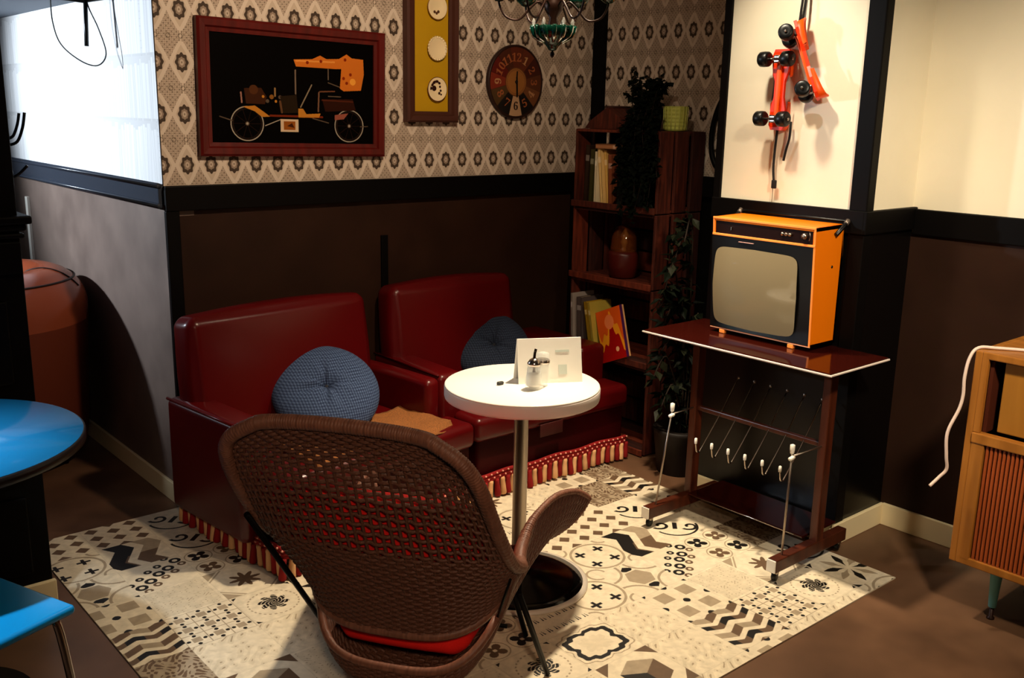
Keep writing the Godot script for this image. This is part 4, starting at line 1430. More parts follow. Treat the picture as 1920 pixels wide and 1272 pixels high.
	tag(hoop, "dark oval bentwood hoop hanging on the patterned wall beside the white column", "hoop")

func leaf_into(st: SurfaceTool, p: Vector3, dir: Vector3, nrm: Vector3, l: float, w: float) -> void:
	var s := dir.cross(nrm).normalized()
	var n := s.cross(dir).normalized()
	var a := p
	var m1 := p + dir * l * 0.45 + s * w * 0.5 + n * l * 0.06
	var m2 := p + dir * l * 0.45 - s * w * 0.5 + n * l * 0.06
	var c := p + dir * l * 0.5 - n * l * 0.02
	var e := p + dir * l - n * l * 0.12
	tri(st, a, c, m1)
	tri(st, c, e, m1)
	tri(st, a, m2, c)
	tri(st, c, m2, e)

func build_plants() -> void:
	var rng := RandomNumberGenerator.new()
	rng.seed = 77
	var fl: float = CY[4]
	# ivy on the crates, trailing down their front
	var t := thing("ivy", "dark trailing ivy in a pot on top of the crates, hanging down their front", "plant", Vector3(2.16, fl, 0.625))
	part("pot", lathest([Vector2(0, 0), Vector2(0.05, 0.0), Vector2(0.066, 0.09), Vector2(0.069, 0.10), Vector2(0.06, 0.10), Vector2(0.0, 0.085)], 24), mat(Color(0.09, 0.06, 0.05), 0.6), t)
	var fo := begin(false)
	var stems := begin(true)
	for k in 46:
		var trail := k < 26
		var p := Vector3(rng.randf_range(-0.04, 0.04), 0.09, rng.randf_range(-0.05, 0.05))
		var pts := [p]
		if trail:
			var zz := rng.randf_range(-0.05, 0.17)
			var dep := rng.randf_range(0.10, 0.48)
			pts.append(p + Vector3(-0.05, rng.randf_range(0.03, 0.10), zz * 0.4))
			pts.append(Vector3(-0.135 - rng.randf_range(0.0, 0.03), 0.02, zz))
			pts.append(Vector3(-0.14 - rng.randf_range(0.0, 0.03), -dep * 0.5, zz + rng.randf_range(-0.03, 0.03)))
			pts.append(Vector3(-0.14 - rng.randf_range(0.0, 0.03), -dep, zz + rng.randf_range(-0.04, 0.04)))
		else:
			var a := rng.randf() * TAU
			var rad := rng.randf_range(0.02, 0.11)
			var hh := rng.randf_range(0.06, 0.20)
			pts.append(p + Vector3(cos(a) * rad * 0.5, hh * 0.6, sin(a) * rad * 0.5))
			pts.append(p + Vector3(cos(a) * rad, hh, sin(a) * rad))
		var path := smooth_path(pts, 7)
		tube(stems, path, 0.0016, 4)
		for q in path.size():
			for c in 2:
				var d := Vector3(rng.randf_range(-1, 0.3), rng.randf_range(-0.9, 0.35), rng.randf_range(-1, 1)).normalized()
				leaf_into(fo, path[q], d, Vector3(rng.randf_range(-1, 0), 1, rng.randf_range(-0.3, 0.7)).normalized(), rng.randf_range(0.024, 0.046), rng.randf_range(0.018, 0.032))
	part("stems", stems, M.stem, t).set_meta("kind", "stuff")
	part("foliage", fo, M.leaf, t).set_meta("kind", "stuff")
	# leafy floor plant in the dark gap between crates and column
	var f := thing("leafy_plant", "tall dark leafy plant standing between the crates and the television", "plant", Vector3(2.04, 0.0, 1.02))
	part("pot", lathest([Vector2(0, 0), Vector2(0.10, 0.0), Vector2(0.125, 0.20), Vector2(0.13, 0.22), Vector2(0.115, 0.22), Vector2(0, 0.19)], 28), mat(Color(0.10, 0.07, 0.055), 0.6), f)
	fo = begin(false)
	var fo2 := begin(false)
	stems = begin(true)
	for k in 13:
		var a := rng.randf() * TAU
		var rad := rng.randf_range(0.03, 0.10)
		var hh := rng.randf_range(0.45, 1.25)
		var pts := [Vector3(cos(a) * 0.03, 0.19, sin(a) * 0.03), Vector3(cos(a) * rad * 0.4, hh * 0.6, sin(a) * rad * 0.4), Vector3(cos(a) * rad * 1.2 - 0.06, hh, sin(a) * rad), Vector3(cos(a) * rad * 1.2 - 0.13, hh - 0.10, sin(a) * rad + rng.randf_range(-0.06, 0.06))]
		var path := smooth_path(pts, 6)
		tube(stems, path, 0.004, 5)
		for q in range(4, path.size()):
			for c in 2:
				var d := Vector3(rng.randf_range(-1, 0.4), rng.randf_range(-0.8, 0.3), rng.randf_range(-1, 1)).normalized()
				leaf_into(fo if rng.randf() < 0.8 else fo2, path[q], d, Vector3(rng.randf_range(-0.6, 0.2), 1, rng.randf_range(-0.3, 0.6)).normalized(), rng.randf_range(0.045, 0.085), rng.randf_range(0.022, 0.045))
	part("stems", stems, M.stem, f).set_meta("kind", "stuff")
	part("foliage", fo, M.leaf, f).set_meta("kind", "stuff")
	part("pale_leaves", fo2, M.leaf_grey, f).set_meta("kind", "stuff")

# ---------------------------------------------------------------- drawing on flat prints
func im_disc(im: Image, c: Vector2, r: float, col: Color, hole := 0.0) -> void:
	for y in range(maxi(0, int(c.y - r)), mini(im.get_height(), int(c.y + r) + 2)):
		for x in range(maxi(0, int(c.x - r)), mini(im.get_width(), int(c.x + r) + 2)):
			var d := Vector2(x, y).distance_to(c)
			if d <= r and d >= hole:
				im.set_pixel(x, y, col)

func im_line(im: Image, a: Vector2, b: Vector2, w: float, col: Color) -> void:
	var lo := a.min(b) - Vector2(w, w)
	var hi := a.max(b) + Vector2(w, w)
	for y in range(maxi(0, int(lo.y)), mini(im.get_height(), int(hi.y) + 2)):
		for x in range(maxi(0, int(lo.x)), mini(im.get_width(), int(hi.x) + 2)):
			var p := Vector2(x, y)
			if Geometry2D.get_closest_point_to_segment(p, a, b).distance_to(p) <= w * 0.5:
				im.set_pixel(x, y, col)

func im_poly(im: Image, pts: Array, col: Color) -> void:
	var pa := PackedVector2Array(pts)
	var lo: Vector2 = pts[0]
	var hi: Vector2 = pts[0]
	for p in pts:
		lo = lo.min(p)
		hi = hi.max(p)
	for y in range(maxi(0, int(lo.y)), mini(im.get_height(), int(hi.y) + 2)):
		for x in range(maxi(0, int(lo.x)), mini(im.get_width(), int(hi.x) + 2)):
			if Geometry2D.is_point_in_polygon(Vector2(x, y), pa):
				im.set_pixel(x, y, col)

func car_print() -> ImageTexture:
	var w := 768
	var h := 456
	var im := Image.create(w, h, false, Image.FORMAT_RGB8)
	im.fill(Color(0.022, 0.012, 0.010))
	var steel := Color(0.62, 0.58, 0.52)
	var dim := Color(0.34, 0.28, 0.23)
	var brass := Color(0.72, 0.47, 0.16)
	var wood := Color(0.42, 0.15, 0.07)
	var P := func(u: float, v: float) -> Vector2: return Vector2(u * w, v * h)
	# wheels with spokes
	for c in [P.call(0.205, 0.815), P.call(0.835, 0.815)]:
		im_disc(im, c, 74, steel, 69)
		im_disc(im, c, 66, Color(0.12, 0.085, 0.07), 60)
		for k in 10:
			im_line(im, c, c + Vector2.from_angle(TAU * k / 10) * 64, 2.5, Color(0.13, 0.08, 0.06))
		im_disc(im, c, 9, dim)
		im_disc(im, c, 5, steel)
	# frame, springs, cranks
	im_line(im, P.call(0.05, 0.755), P.call(0.12, 0.79), 5, dim)
	im_line(im, P.call(0.31, 0.83), P.call(0.40, 0.77), 4, steel)
	im_line(im, P.call(0.34, 0.735), P.call(0.66, 0.735), 9, wood)
	im_line(im, P.call(0.60, 0.75), P.call(0.70, 0.79), 5, dim)
	im_line(im, P.call(0.91, 0.82), P.call(0.96, 0.815), 4, dim)
	# front wing and bonnet
	im_poly(im, [P.call(0.18, 0.66), P.call(0.25, 0.645), P.call(0.31, 0.71), P.call(0.34, 0.745), P.call(0.29, 0.75), P.call(0.25, 0.70)], brass)
	im_poly(im, [P.call(0.19, 0.49), P.call(0.29, 0.48), P.call(0.32, 0.56), P.call(0.31, 0.63), P.call(0.20, 0.63)], Color(0.22, 0.12, 0.07))
	im_disc(im, P.call(0.245, 0.50), 20, Color(0.30, 0.17, 0.09))
	im_line(im, P.call(0.172, 0.53), P.call(0.176, 0.62), 7, Color(0.60, 0.42, 0.36))
	for k in 5:
		im_disc(im, P.call(0.30 + 0.025 * k, 0.56 + 0.04 * (k % 2)), 6 + (k % 3) * 2, [brass, dim, Color(0.50, 0.32, 0.12)][k % 3])
	im_line(im, P.call(0.37, 0.48), P.call(0.37, 0.55), 8, Color(0.55, 0.42, 0.26))
	im_line(im, P.call(0.40, 0.60), P.call(0.41, 0.70), 10, Color(0.36, 0.24, 0.15))
	im_poly(im, [P.call(0.40, 0.55), P.call(0.50, 0.53), P.call(0.51, 0.70), P.call(0.42, 0.71)], Color(0.14, 0.10, 0.06))
	# windscreen post, steering column, seat frame
	im_line(im, P.call(0.495, 0.30), P.call(0.495, 0.52), 7, Color(0.45, 0.38, 0.32))
	im_line(im, P.call(0.595, 0.43), P.call(0.525, 0.645), 6, Color(0.52, 0.46, 0.38))
	im_line(im, P.call(0.64, 0.50), P.call(0.635, 0.68), 7, Color(0.45, 0.32, 0.24))
	im_line(im, P.call(0.645, 0.49), P.call(0.74, 0.48), 6, Color(0.40, 0.25, 0.17))
	im_poly(im, [P.call(0.66, 0.56), P.call(0.86, 0.55), P.call(0.88, 0.66), P.call(0.68, 0.68)], Color(0.17, 0.075, 0.045))
	im_line(im, P.call(0.66, 0.57), P.call(0.86, 0.575), 6, Color(0.30, 0.13, 0.08))
	im_line(im, P.call(0.70, 0.53), P.call(0.78, 0.53), 5, dim)
	im_line(im, P.call(0.70, 0.27), P.call(0.70, 0.37), 5, Color(0.42, 0.36, 0.30))
	im_line(im, P.call(0.70, 0.40), P.call(0.78, 0.44), 5, dim)
	im_poly(im, [P.call(0.51, 0.66), P.call(0.54, 0.66), P.call(0.56, 0.71), P.call(0.65, 0.70), P.call(0.64, 0.74), P.call(0.51, 0.745)], brass)
	im_poly(im, [P.call(0.74, 0.71), P.call(0.83, 0.69), P.call(0.80, 0.75), P.call(0.74, 0.76)], Color(0.55, 0.30, 0.24))
	# canopy
	var can := Color(0.78, 0.42, 0.13)
	im_poly(im, [P.call(0.485, 0.20), P.call(0.60, 0.185), P.call(0.65, 0.145), P.call(0.69, 0.175), P.call(0.77, 0.165), P.call(0.82, 0.115), P.call(0.855, 0.15), P.call(0.93, 0.155), P.call(0.935, 0.30), P.call(0.915, 0.46), P.call(0.80, 0.475), P.call(0.775, 0.45), P.call(0.785, 0.26), P.call(0.74, 0.265), P.call(0.50, 0.265)], can)
	im_line(im, P.call(0.50, 0.21), P.call(0.74, 0.20), 7, Color(0.86, 0.55, 0.24))
	for q in [Vector2(0.57, 0.22), Vector2(0.655, 0.20), Vector2(0.81, 0.17), Vector2(0.845, 0.31), Vector2(0.82, 0.395), Vector2(0.80, 0.35)]:
		im_disc(im, P.call(q.x, q.y), 7, Color(0.50, 0.16, 0.05))
	im_disc(im, P.call(0.86, 0.38), 15, Color(0.90, 0.60, 0.22))
	# name plate hanging under the frame
	im_poly(im, [P.call(0.40, 0.765), P.call(0.51, 0.765), P.call(0.51, 0.885), P.call(0.40, 0.885)], Color(0.80, 0.70, 0.58))
	im_poly(im, [P.call(0.42, 0.785), P.call(0.49, 0.785), P.call(0.49, 0.865), P.call(0.42, 0.865)], Color(0.55, 0.30, 0.10))
	im_poly(im, [P.call(0.44, 0.83), P.call(0.47, 0.80), P.call(0.485, 0.845)], Color(0.25, 0.12, 0.06))
	im.generate_mipmaps()
	return ImageTexture.create_from_image(im)

func moulding(st: SurfaceTool, w: float, h: float, bw: float, depth: float) -> void:
	# mitred frame, outer size w x h, lying in the xy plane, back at z = 0
	var prof := [Vector2(0.0, 0.0), Vector2(0.0, depth * 0.8), Vector2(bw * 0.18, depth), Vector2(bw * 0.60, depth * 0.92), Vector2(bw * 0.72, depth * 0.62), Vector2(bw, depth * 0.55), Vector2(bw, 0.0)]
	for i in prof.size() - 1:
		var a: Vector2 = prof[i]
		var b: Vector2 = prof[i + 1]
		var ra := []
		var rb := []
		for s in [Vector2(-1, -1), Vector2(1, -1), Vector2(1, 1), Vector2(-1, 1)]:
			ra.append(Vector3(s.x * (w / 2 - a.x), s.y * (h / 2 - a.x), a.y))
			rb.append(Vector3(s.x * (w / 2 - b.x), s.y * (h / 2 - b.x), b.y))
		for k in 4:
			quad(st, ra[k], ra[(k + 1) % 4], rb[(k + 1) % 4], rb[k])

func build_wall_things() -> void:
	# framed picture of an old motor car
	var t := thing("framed_picture", "dark red framed picture of a vintage motor car on black", "picture", Vector3(0.590, 1.742, 0.005))
	t.rotation.z = deg_to_rad(-0.9)
	var st := begin(false)
	moulding(st, 0.875, 0.542, 0.055, 0.034)
	part("frame", st, M.frame_red, t)
	st = begin(false)
	sheet_uv(st, Vector3(-0.385, -0.219, 0.012), Vector3(0.77, 0, 0), Vector3(0, 0.438, 0), Vector2(0, 1), Vector2(1, 0))
	var pm := mat(Color.WHITE, 0.45)
	pm.metallic_specular = 0.1
	pm.albedo_texture = car_print()
	part("print", st, pm, t)

	# tall mustard panel with small plates
	t = thing("plate_panel", "tall brown framed mustard panel hung on the patterned wall", "wall panel", Vector3(1.292, 2.03, 0.005))
	st = begin(false)
	moulding(st, 0.296, 0.82, 0.050, 0.045)
	part("frame", st, M.frame_brown, t)
	part("mustard_board", boxst(Vector3(0.006, 0, 0.009), Vector3(0.21, 0.74, 0.014)), M.mustard, t)
	var labels := ["small cream plate with a brown motif at its lower rim, highest on the mustard panel", "small plain cream plate in the middle of the mustard panel", "small plate with a dark face-like design, lowest on the mustard panel"]
	for k in 3:
		var py: float = [2.140, 1.957, 1.772][k]
		var pl := thing("small_plate", labels[k], "plate", Vector3(1.318, py, 0.024), 0.0, "small plates on the mustard panel")
		var xf := Transform3D(Basis(Vector3.RIGHT, PI / 2), Vector3.ZERO)
		part("dish", lathest([Vector2(0, 0.0), Vector2(0.03, 0.0), Vector2(0.053, 0.010), Vector2(0.055, 0.013), Vector2(0.053, 0.014), Vector2(0.034, 0.005), Vector2(0.0, 0.004)], 36, xf), M.plate, pl)
		var rim := part("rim_line", lathest([Vector2(0.0535, 0.0138), Vector2(0.0555, 0.0148), Vector2(0.0565, 0.0125)], 36, xf), mat([Color(0.55, 0.38, 0.12), Color(0.62, 0.50, 0.20), Color(0.32, 0.14, 0.08)][k], 0.4), pl)
		if k == 1:
			var wv := begin(true)
			for q in 24:
				var a := TAU * q / 24
				lathe(wv, [Vector2(0.0, 0.004), Vector2(0.0055, 0.002), Vector2(0.006, 0.0)], 8, Transform3D(Basis(Vector3.RIGHT, PI / 2), Vector3(cos(a) * 0.051, sin(a) * 0.051, 0.012)))
			part("scalloped_edge", wv, M.plate, pl)
		if k == 0:
			var fl := begin(true)
			for q in [Vector2(-0.012, -0.022), Vector2(0.0, -0.028), Vector2(0.010, -0.020)]:
				lathe(fl, [Vector2(0, 0.0012), Vector2(0.008, 0.0)], 10, xf * Transform3D(Basis.IDENTITY, Vector3(q.x, 0.0046, -q.y)))
			part("painted_motif", fl, mat(Color(0.32, 0.20, 0.12), 0.4), pl)
		if k == 2:
			var fd := begin(true)
			for q in [[-0.014, 0.004, 0.013], [-0.026, 0.022, 0.009], [-0.016, 0.034, 0.010], [0.0, 0.038, 0.009], [0.016, 0.030, 0.008], [0.020, 0.012, 0.006], [0.024, -0.006, 0.006], [0.016, -0.018, 0.007], [0.026, -0.024, 0.005], [-0.034, 0.004, 0.008]]:
				var rr: float = Vector2(q[0], q[1]).length()
				var lift := 0.0052 if rr < 0.033 else 0.0062 + (rr - 0.034) * 0.45
				lathe(fd, [Vector2(0, 0.0014), Vector2(q[2], 0.0)], 12, xf * Transform3D(Basis.IDENTITY, Vector3(q[0], lift, -q[1])))
			part("painted_motif", fd, mat(Color(0.16, 0.05, 0.03), 0.4), pl)

	# round clock with coloured segments
	t = thing("wall_clock", "round vintage wall clock with coloured segments and large numerals", "clock", Vector3(1.812, 1.822, 0.006))
	var xf2 := Transform3D(Basis(Vector3.RIGHT, PI / 2), Vector3.ZERO)
	part("case", lathest([Vector2(0, 0.0), Vector2(0.178, 0.0), Vector2(0.180, 0.006), Vector2(0.180, 0.022), Vector2(0.174, 0.026), Vector2(0.168, 0.022), Vector2(0, 0.022)], 64, xf2), mat(Color(0.15, 0.07, 0.045), 0.5), t)
	var im := Image.create(384, 384, false, Image.FORMAT_RGB8)
	var seg := [Color(0.34, 0.14, 0.07), Color(0.36, 0.16, 0.08), Color(0.25, 0.09, 0.05), Color(0.33, 0.17, 0.09), Color(0.42, 0.25, 0.13), Color(0.07, 0.05, 0.045), Color(0.70, 0.56, 0.42), Color(0.075, 0.055, 0.05), Color(0.29, 0.20, 0.10), Color(0.46, 0.16, 0.09), Color(0.34, 0.075, 0.05), Color(0.27, 0.12, 0.06)]
	for y in 384:
		for x in 384:
			var d := Vector2(x - 191.5, y - 191.5)
			var r := d.length() / 192.0
			var a := fposmod(atan2(d.x, -d.y) + PI / 12.0, TAU) / (TAU / 12.0)
			var c: Color = seg[int(a) % 12]
			if fposmod(a, 1.0) < 0.03:
				c = c.darkened(0.4)
			if r < 0.42:
				c = Color(0.58, 0.37, 0.17)
				if r > 0.39: c = Color(0.36, 0.20, 0.10)
				var k := fposmod(atan2(d.x, -d.y), TAU) / (TAU / 60.0)
				if r > 0.33 and r < 0.37 and fposmod(k, 1.0) < 0.3: c = Color(0.30, 0.16, 0.08)
			im.set_pixel(x, y, c)
	im.generate_mipmaps()
	var cm := mat(Color.WHITE, 0.5)
	cm.albedo_texture = ImageTexture.create_from_image(im)
	st = begin(false)
	for k in 64:
		var a0 := TAU * k / 64
		var a1 := TAU * (k + 1) / 64
		for q in [[0.0, 0.0], [a1, 1.0], [a0, 1.0]]:
			var d: Vector2 = Vector2(cos(q[0]), sin(q[0])) * q[1]
			st.set_uv(Vector2(0.5 + d.x * 0.5, 0.5 - d.y * 0.5))
			st.add_vertex(Vector3(d.x * 0.168, d.y * 0.168, 0.0228))
	part("dial", st, cm, t)
	var font := SystemFont.new()
	font.font_names = PackedStringArray(["Droid Serif"])
	font.font_weight = 700
	var ink_light := mat(Color(0.66, 0.48, 0.32), 0.6)
	var ink_mid := mat(Color(0.58, 0.32, 0.17), 0.6)
	var ink_dark := mat(Color(0.16, 0.09, 0.06), 0.6)
	for k in range(1, 13):
		var tm := TextMesh.new()
		tm.text = str(k)
		tm.font = font
		tm.font_size = 44
		tm.pixel_size = 0.0013
		tm.depth = 0.0012
		tm.curve_step = 2.0
		var o := MeshInstance3D.new()
		o.name = "numeral"
		o.mesh = tm
		o.material_override = ink_dark if k == 6 else (ink_light if k in [9, 1, 4] else ink_mid)
		var an := TAU * k / 12.0
		o.position = Vector3(sin(an) * 0.118, cos(an) * 0.118, 0.0234)
		o.rotation.z = -an if k < 4 or k > 8 else -an + PI
		t.add_child(o, true)
	var hm := mat(Color(0.05, 0.035, 0.03), 0.4)
	part("minute_hand", barst(Vector3(0.0, 0.025, 0.028), Vector3(0.005, -0.075, 0.028), 0.010, 0.002, Vector3(0, 0, 1), 0.0008), hm, t)
	part("hour_hand", barst(Vector3(0.0, -0.012, 0.0265), Vector3(0.004, 0.052, 0.0265), 0.008, 0.002, Vector3(0, 0, 1), 0.0008), hm, t)
	part("hub", lathest([Vector2(0, 0.031), Vector2(0.007, 0.030), Vector2(0.008, 0.024), Vector2(0, 0.024)], 14, xf2), hm, t)

# ---------------------------------------------------------------- chandelier
func build_chandelier() -> void:
	var c := Vector3(0.650, 0.0, 1.548)
	var t := thing("chandelier", "green glass chandelier with curved bronze arms hanging above the table", "chandelier", c)
	part("bowl", lathest([Vector2(0.0, 1.862), Vector2(0.012, 1.866), Vector2(0.018, 1.876), Vector2(0.030, 1.888), Vector2(0.056, 1.906), Vector2(0.066, 1.926), Vector2(0.067, 1.936), Vector2(0.062, 1.936), Vector2(0.050, 1.912), Vector2(0.02, 1.896), Vector2(0.0, 1.894)], 32), M.green_glass, t)
	var pet := begin(true)
	for k in 14:
		var a := TAU * k / 14
		tube(pet, smooth_path([Vector3(cos(a) * 0.030, 1.889, sin(a) * 0.030), Vector3(cos(a) * 0.058, 1.908, sin(a) * 0.058), Vector3(cos(a) * 0.069, 1.938, sin(a) * 0.069)], 3), [0.005, 0.006, 0.0075, 0.0085, 0.009, 0.009, 0.006], 6)
	part("bowl_petals", pet, M.green_glass, t)
	part("finial", lathest([Vector2(0, 1.842), Vector2(0.005, 1.846), Vector2(0.008, 1.854), Vector2(0.004, 1.862), Vector2(0, 1.864)], 14), M.bronze, t)
	part("column", lathest([Vector2(0, 1.895), Vector2(0.014, 1.90), Vector2(0.020, 1.93), Vector2(0.012, 1.96), Vector2(0.028, 1.985), Vector2(0.030, 2.005), Vector2(0.016, 2.03), Vector2(0.012, 2.10), Vector2(0.020, 2.14), Vector2(0.008, 2.18), Vector2(0.005, 2.72), Vector2(0.05, 2.73), Vector2(0.05, 2.75), Vector2(0, 2.75)], 20), M.bronze, t)
	part("upper_glass", lathest([Vector2(0.014, 2.03), Vector2(0.045, 2.045), Vector2(0.058, 2.07), Vector2(0.054, 2.075), Vector2(0.014, 2.05)], 28), M.green_glass, t)
	for k in 6:
		var a := TAU * k / 6 + atan2(0.653, 0.757)
		var d := Vector3(cos(a), 0, sin(a))
		var up := Vector3.UP
		var arm := part("arm", tubest(smooth_path([d * 0.018 + up * 1.985, d * 0.045 + up * 2.008, d * 0.070 + up * 1.990, d * 0.105 + up * 1.955, d * 0.145 + up * 1.962, d * 0.166 + up * 1.995, d * 0.168 + up * 2.02], 6), 0.0034, 7), M.bronze, t)
		part("cup", lathest([Vector2(0, 2.005), Vector2(0.012, 2.008), Vector2(0.030, 2.022), Vector2(0.038, 2.040), Vector2(0.034, 2.042), Vector2(0.010, 2.020), Vector2(0, 2.02)], 20, Transform3D(Basis.IDENTITY, d * 0.168)), M.green_glass, arm)
		part("candle_tube", lathest([Vector2(0, 2.02), Vector2(0.011, 2.02), Vector2(0.011, 2.10), Vector2(0.007, 2.105), Vector2(0.009, 2.125), Vector2(0, 2.145)], 14, Transform3D(Basis.IDENTITY, d * 0.168)), M.white_plastic, arm)
		part("glass_drop", lathest([Vector2(0, -0.022), Vector2(0.005, -0.018), Vector2(0.006, -0.010), Vector2(0.001, 0.0), Vector2(0, 0.0)], 8, Transform3D(Basis.IDENTITY, d * 0.060 + up * 1.960)), M.clear_glass, arm)

# ---------------------------------------------------------------- roller skates on the column
func skate(label: String, xf: Transform3D, flip: float) -> void:
	var t := thing("roller_skate", label, "roller skate", Vector3.ZERO, 0.0, "pair of orange roller skates")
	t.transform = xf
	# toe up is +y; wheels stand out along -x
	var st := begin(false)
	prism(st, PackedVector2Array([Vector2(-0.026, -0.155), Vector2(0.026, -0.155), Vector2(0.036, -0.135), Vector2(0.033, -0.075), Vector2(0.022, -0.03), Vector2(0.022, 0.03), Vector2(0.034, 0.065), Vector2(0.042, 0.12), Vector2(0.030, 0.15), Vector2(-0.030, 0.15), Vector2(-0.042, 0.12), Vector2(-0.034, 0.065), Vector2(-0.022, 0.03), Vector2(-0.022, -0.03), Vector2(-0.033, -0.075), Vector2(-0.036, -0.135)]), -0.006, 0.006, Transform3D(Basis(Vector3(0, 0, 1), Vector3(0, 1, 0), Vector3(-1, 0, 0)), Vector3.ZERO))
	var sole := part("sole_plate", st, M.skate, t)
	part("sole_ridge", softst(Vector3(-0.010, 0.0, 0.0), Vector3(0.014, 0.25, 0.022), 0.005, 2), M.skate_light, sole)
	# upturned sides: heel cup and toe cup, open at the waist
	for run in [[-0.155, -0.05, -1.0], [0.05, 0.15, 1.0]]:
		var outline := []
		var y_open: float = run[1] if run[2] < 0 else run[0]
		var y_end: float = run[0] if run[2] < 0 else run[1]
		for k in 25:
			var q := -1.0 + k / 12.0
			var yy: float = lerpf(y_end, y_open, pow(absf(q), 2.4))
			var zz: float = 0.041 * signf(q) * (1.0 - pow(1.0 - absf(q), 2.2))
			outline.append(Vector3(0, yy, zz))
		var g := [[], [], [], []]
		for k in 25:
			var p: Vector3 = outline[k]
			var hgt := 0.040 * (0.45 + 0.55 * (1.0 - absf(k - 12.0) / 12.0))
			g[0].append(p + Vector3(0.004, 0, 0))
			g[1].append(p * Vector3(1, 1.0, 1.04) + Vector3(hgt, 0.003 * run[2], 0))
			g[2].append(p * Vector3(1, 1.0, 0.96) + Vector3(hgt, -0.002 * run[2], 0))
			g[3].append(p * Vector3(1, 1.0, 0.92) + Vector3(0.004, -0.005 * run[2], 0))
		st = begin(true)
		grid_surface(st, g, run[2] > 0)
		part("heel_cup" if run[2] < 0 else "toe_cup", st, M.skate_light, t)
	# trucks and wheels
	for y in [0.112, -0.112]:
		var tr := begin(false)
		rbox(tr, Vector3(-0.022, y, 0), Vector3(0.034, 0.030, 0.030), 0.005)
		tube(tr, [Vector3(-0.040, y, -0.075), Vector3(-0.040, y, 0.075)], 0.005, 8)
		var truck := part("truck", tr, M.chrome, t)
		for s in [-1.0, 1.0]:
			var w := part("wheel", lathest([Vector2(0, -0.020), Vector2(0.012, -0.020), Vector2(0.024, -0.021), Vector2(0.0285, -0.016), Vector2(0.0295, 0.0), Vector2(0.0285, 0.016), Vector2(0.024, 0.021), Vector2(0.012, 0.020), Vector2(0, 0.020)], 24, along(Vector3(-0.040, y, 0.051 * s), Vector3(0, 0, 1))), M.black_plastic, t)
			part("axle_nut", lathest([Vector2(0, -0.003), Vector2(0.006, -0.003), Vector2(0.006, 0.003), Vector2(0, 0.003)], 6, along(Vector3(-0.040, y, 0.0735 * s), Vector3(0, 0, 1))), M.chrome, w)

func build_skates() -> void:
	skate("orange roller skate hanging straight down, its four black wheels towards the room", Transform3D(Basis.IDENTITY, Vector3(1.842, 1.782, 1.566)), 1.0)
	skate("orange roller skate hanging tilted to the right, seen from its side", Transform3D(Basis(Vector3(1, 0, 0), deg_to_rad(-24.0)) * Basis(Vector3.UP, deg_to_rad(-62.0)), Vector3(1.822, 1.888, 1.688)), 1.0)
	var t := thing("skate_straps", "black straps and laces the roller skates hang by on the white column", "straps", Vector3(1.86, 1.9, 1.6))
	var o := -t.position
	var lace := mat(Color(0.07, 0.05, 0.045), 0.7)
	for p in [
		[Vector3(1.878, 2.40, 1.625), Vector3(1.870, 2.20, 1.622), Vector3(1.862, 2.05, 1.618), Vector3(1.860, 1.98, 1.612)],
		[Vector3(1.878, 2.40, 1.628), Vector3(1.866, 2.22, 1.636), Vector3(1.850, 2.07, 1.640), Vector3(1.845, 2.00, 1.628)],
		[Vector3(1.858, 1.86, 1.528), Vector3(1.858, 1.80, 1.530), Vector3(1.860, 1.74, 1.524)],
		[Vector3(1.866, 1.66, 1.555), Vector3(1.868, 1.56, 1.548), Vector3(1.870, 1.48, 1.546), Vector3(1.870, 1.43, 1.552)],
		[Vector3(1.866, 1.66, 1.612), Vector3(1.862, 1.60, 1.614), Vector3(1.866, 1.55, 1.600), Vector3(1.870, 1.51, 1.590)]]:
		var q := []
		for v in p:
			q.append(v + o)
		part("strap", tubest(smooth_path(q, 5), 0.0052, 6), lace, t)
	part("cord", tubest([o + Vector3(1.874, 1.47, 1.548), o + Vector3(1.878, 1.34, 1.546), o + Vector3(1.878, 1.33, 1.546)], 0.0018, 5), M.chrome_dull, t)
	part("lace_tip", softst(o + Vector3(1.868, 1.415, 1.556), Vector3(0.010, 0.034, 0.022), 0.004, 2), lace, t)
	part("nail", lathest([Vector2(0, 0), Vector2(0.004, 0.0), Vector2(0.004, 0.02), Vector2(0, 0.02)], 8, along(o + Vector3(XC, 2.41, 1.626), Vector3(-1, 0.1, 0))), M.chrome, t)

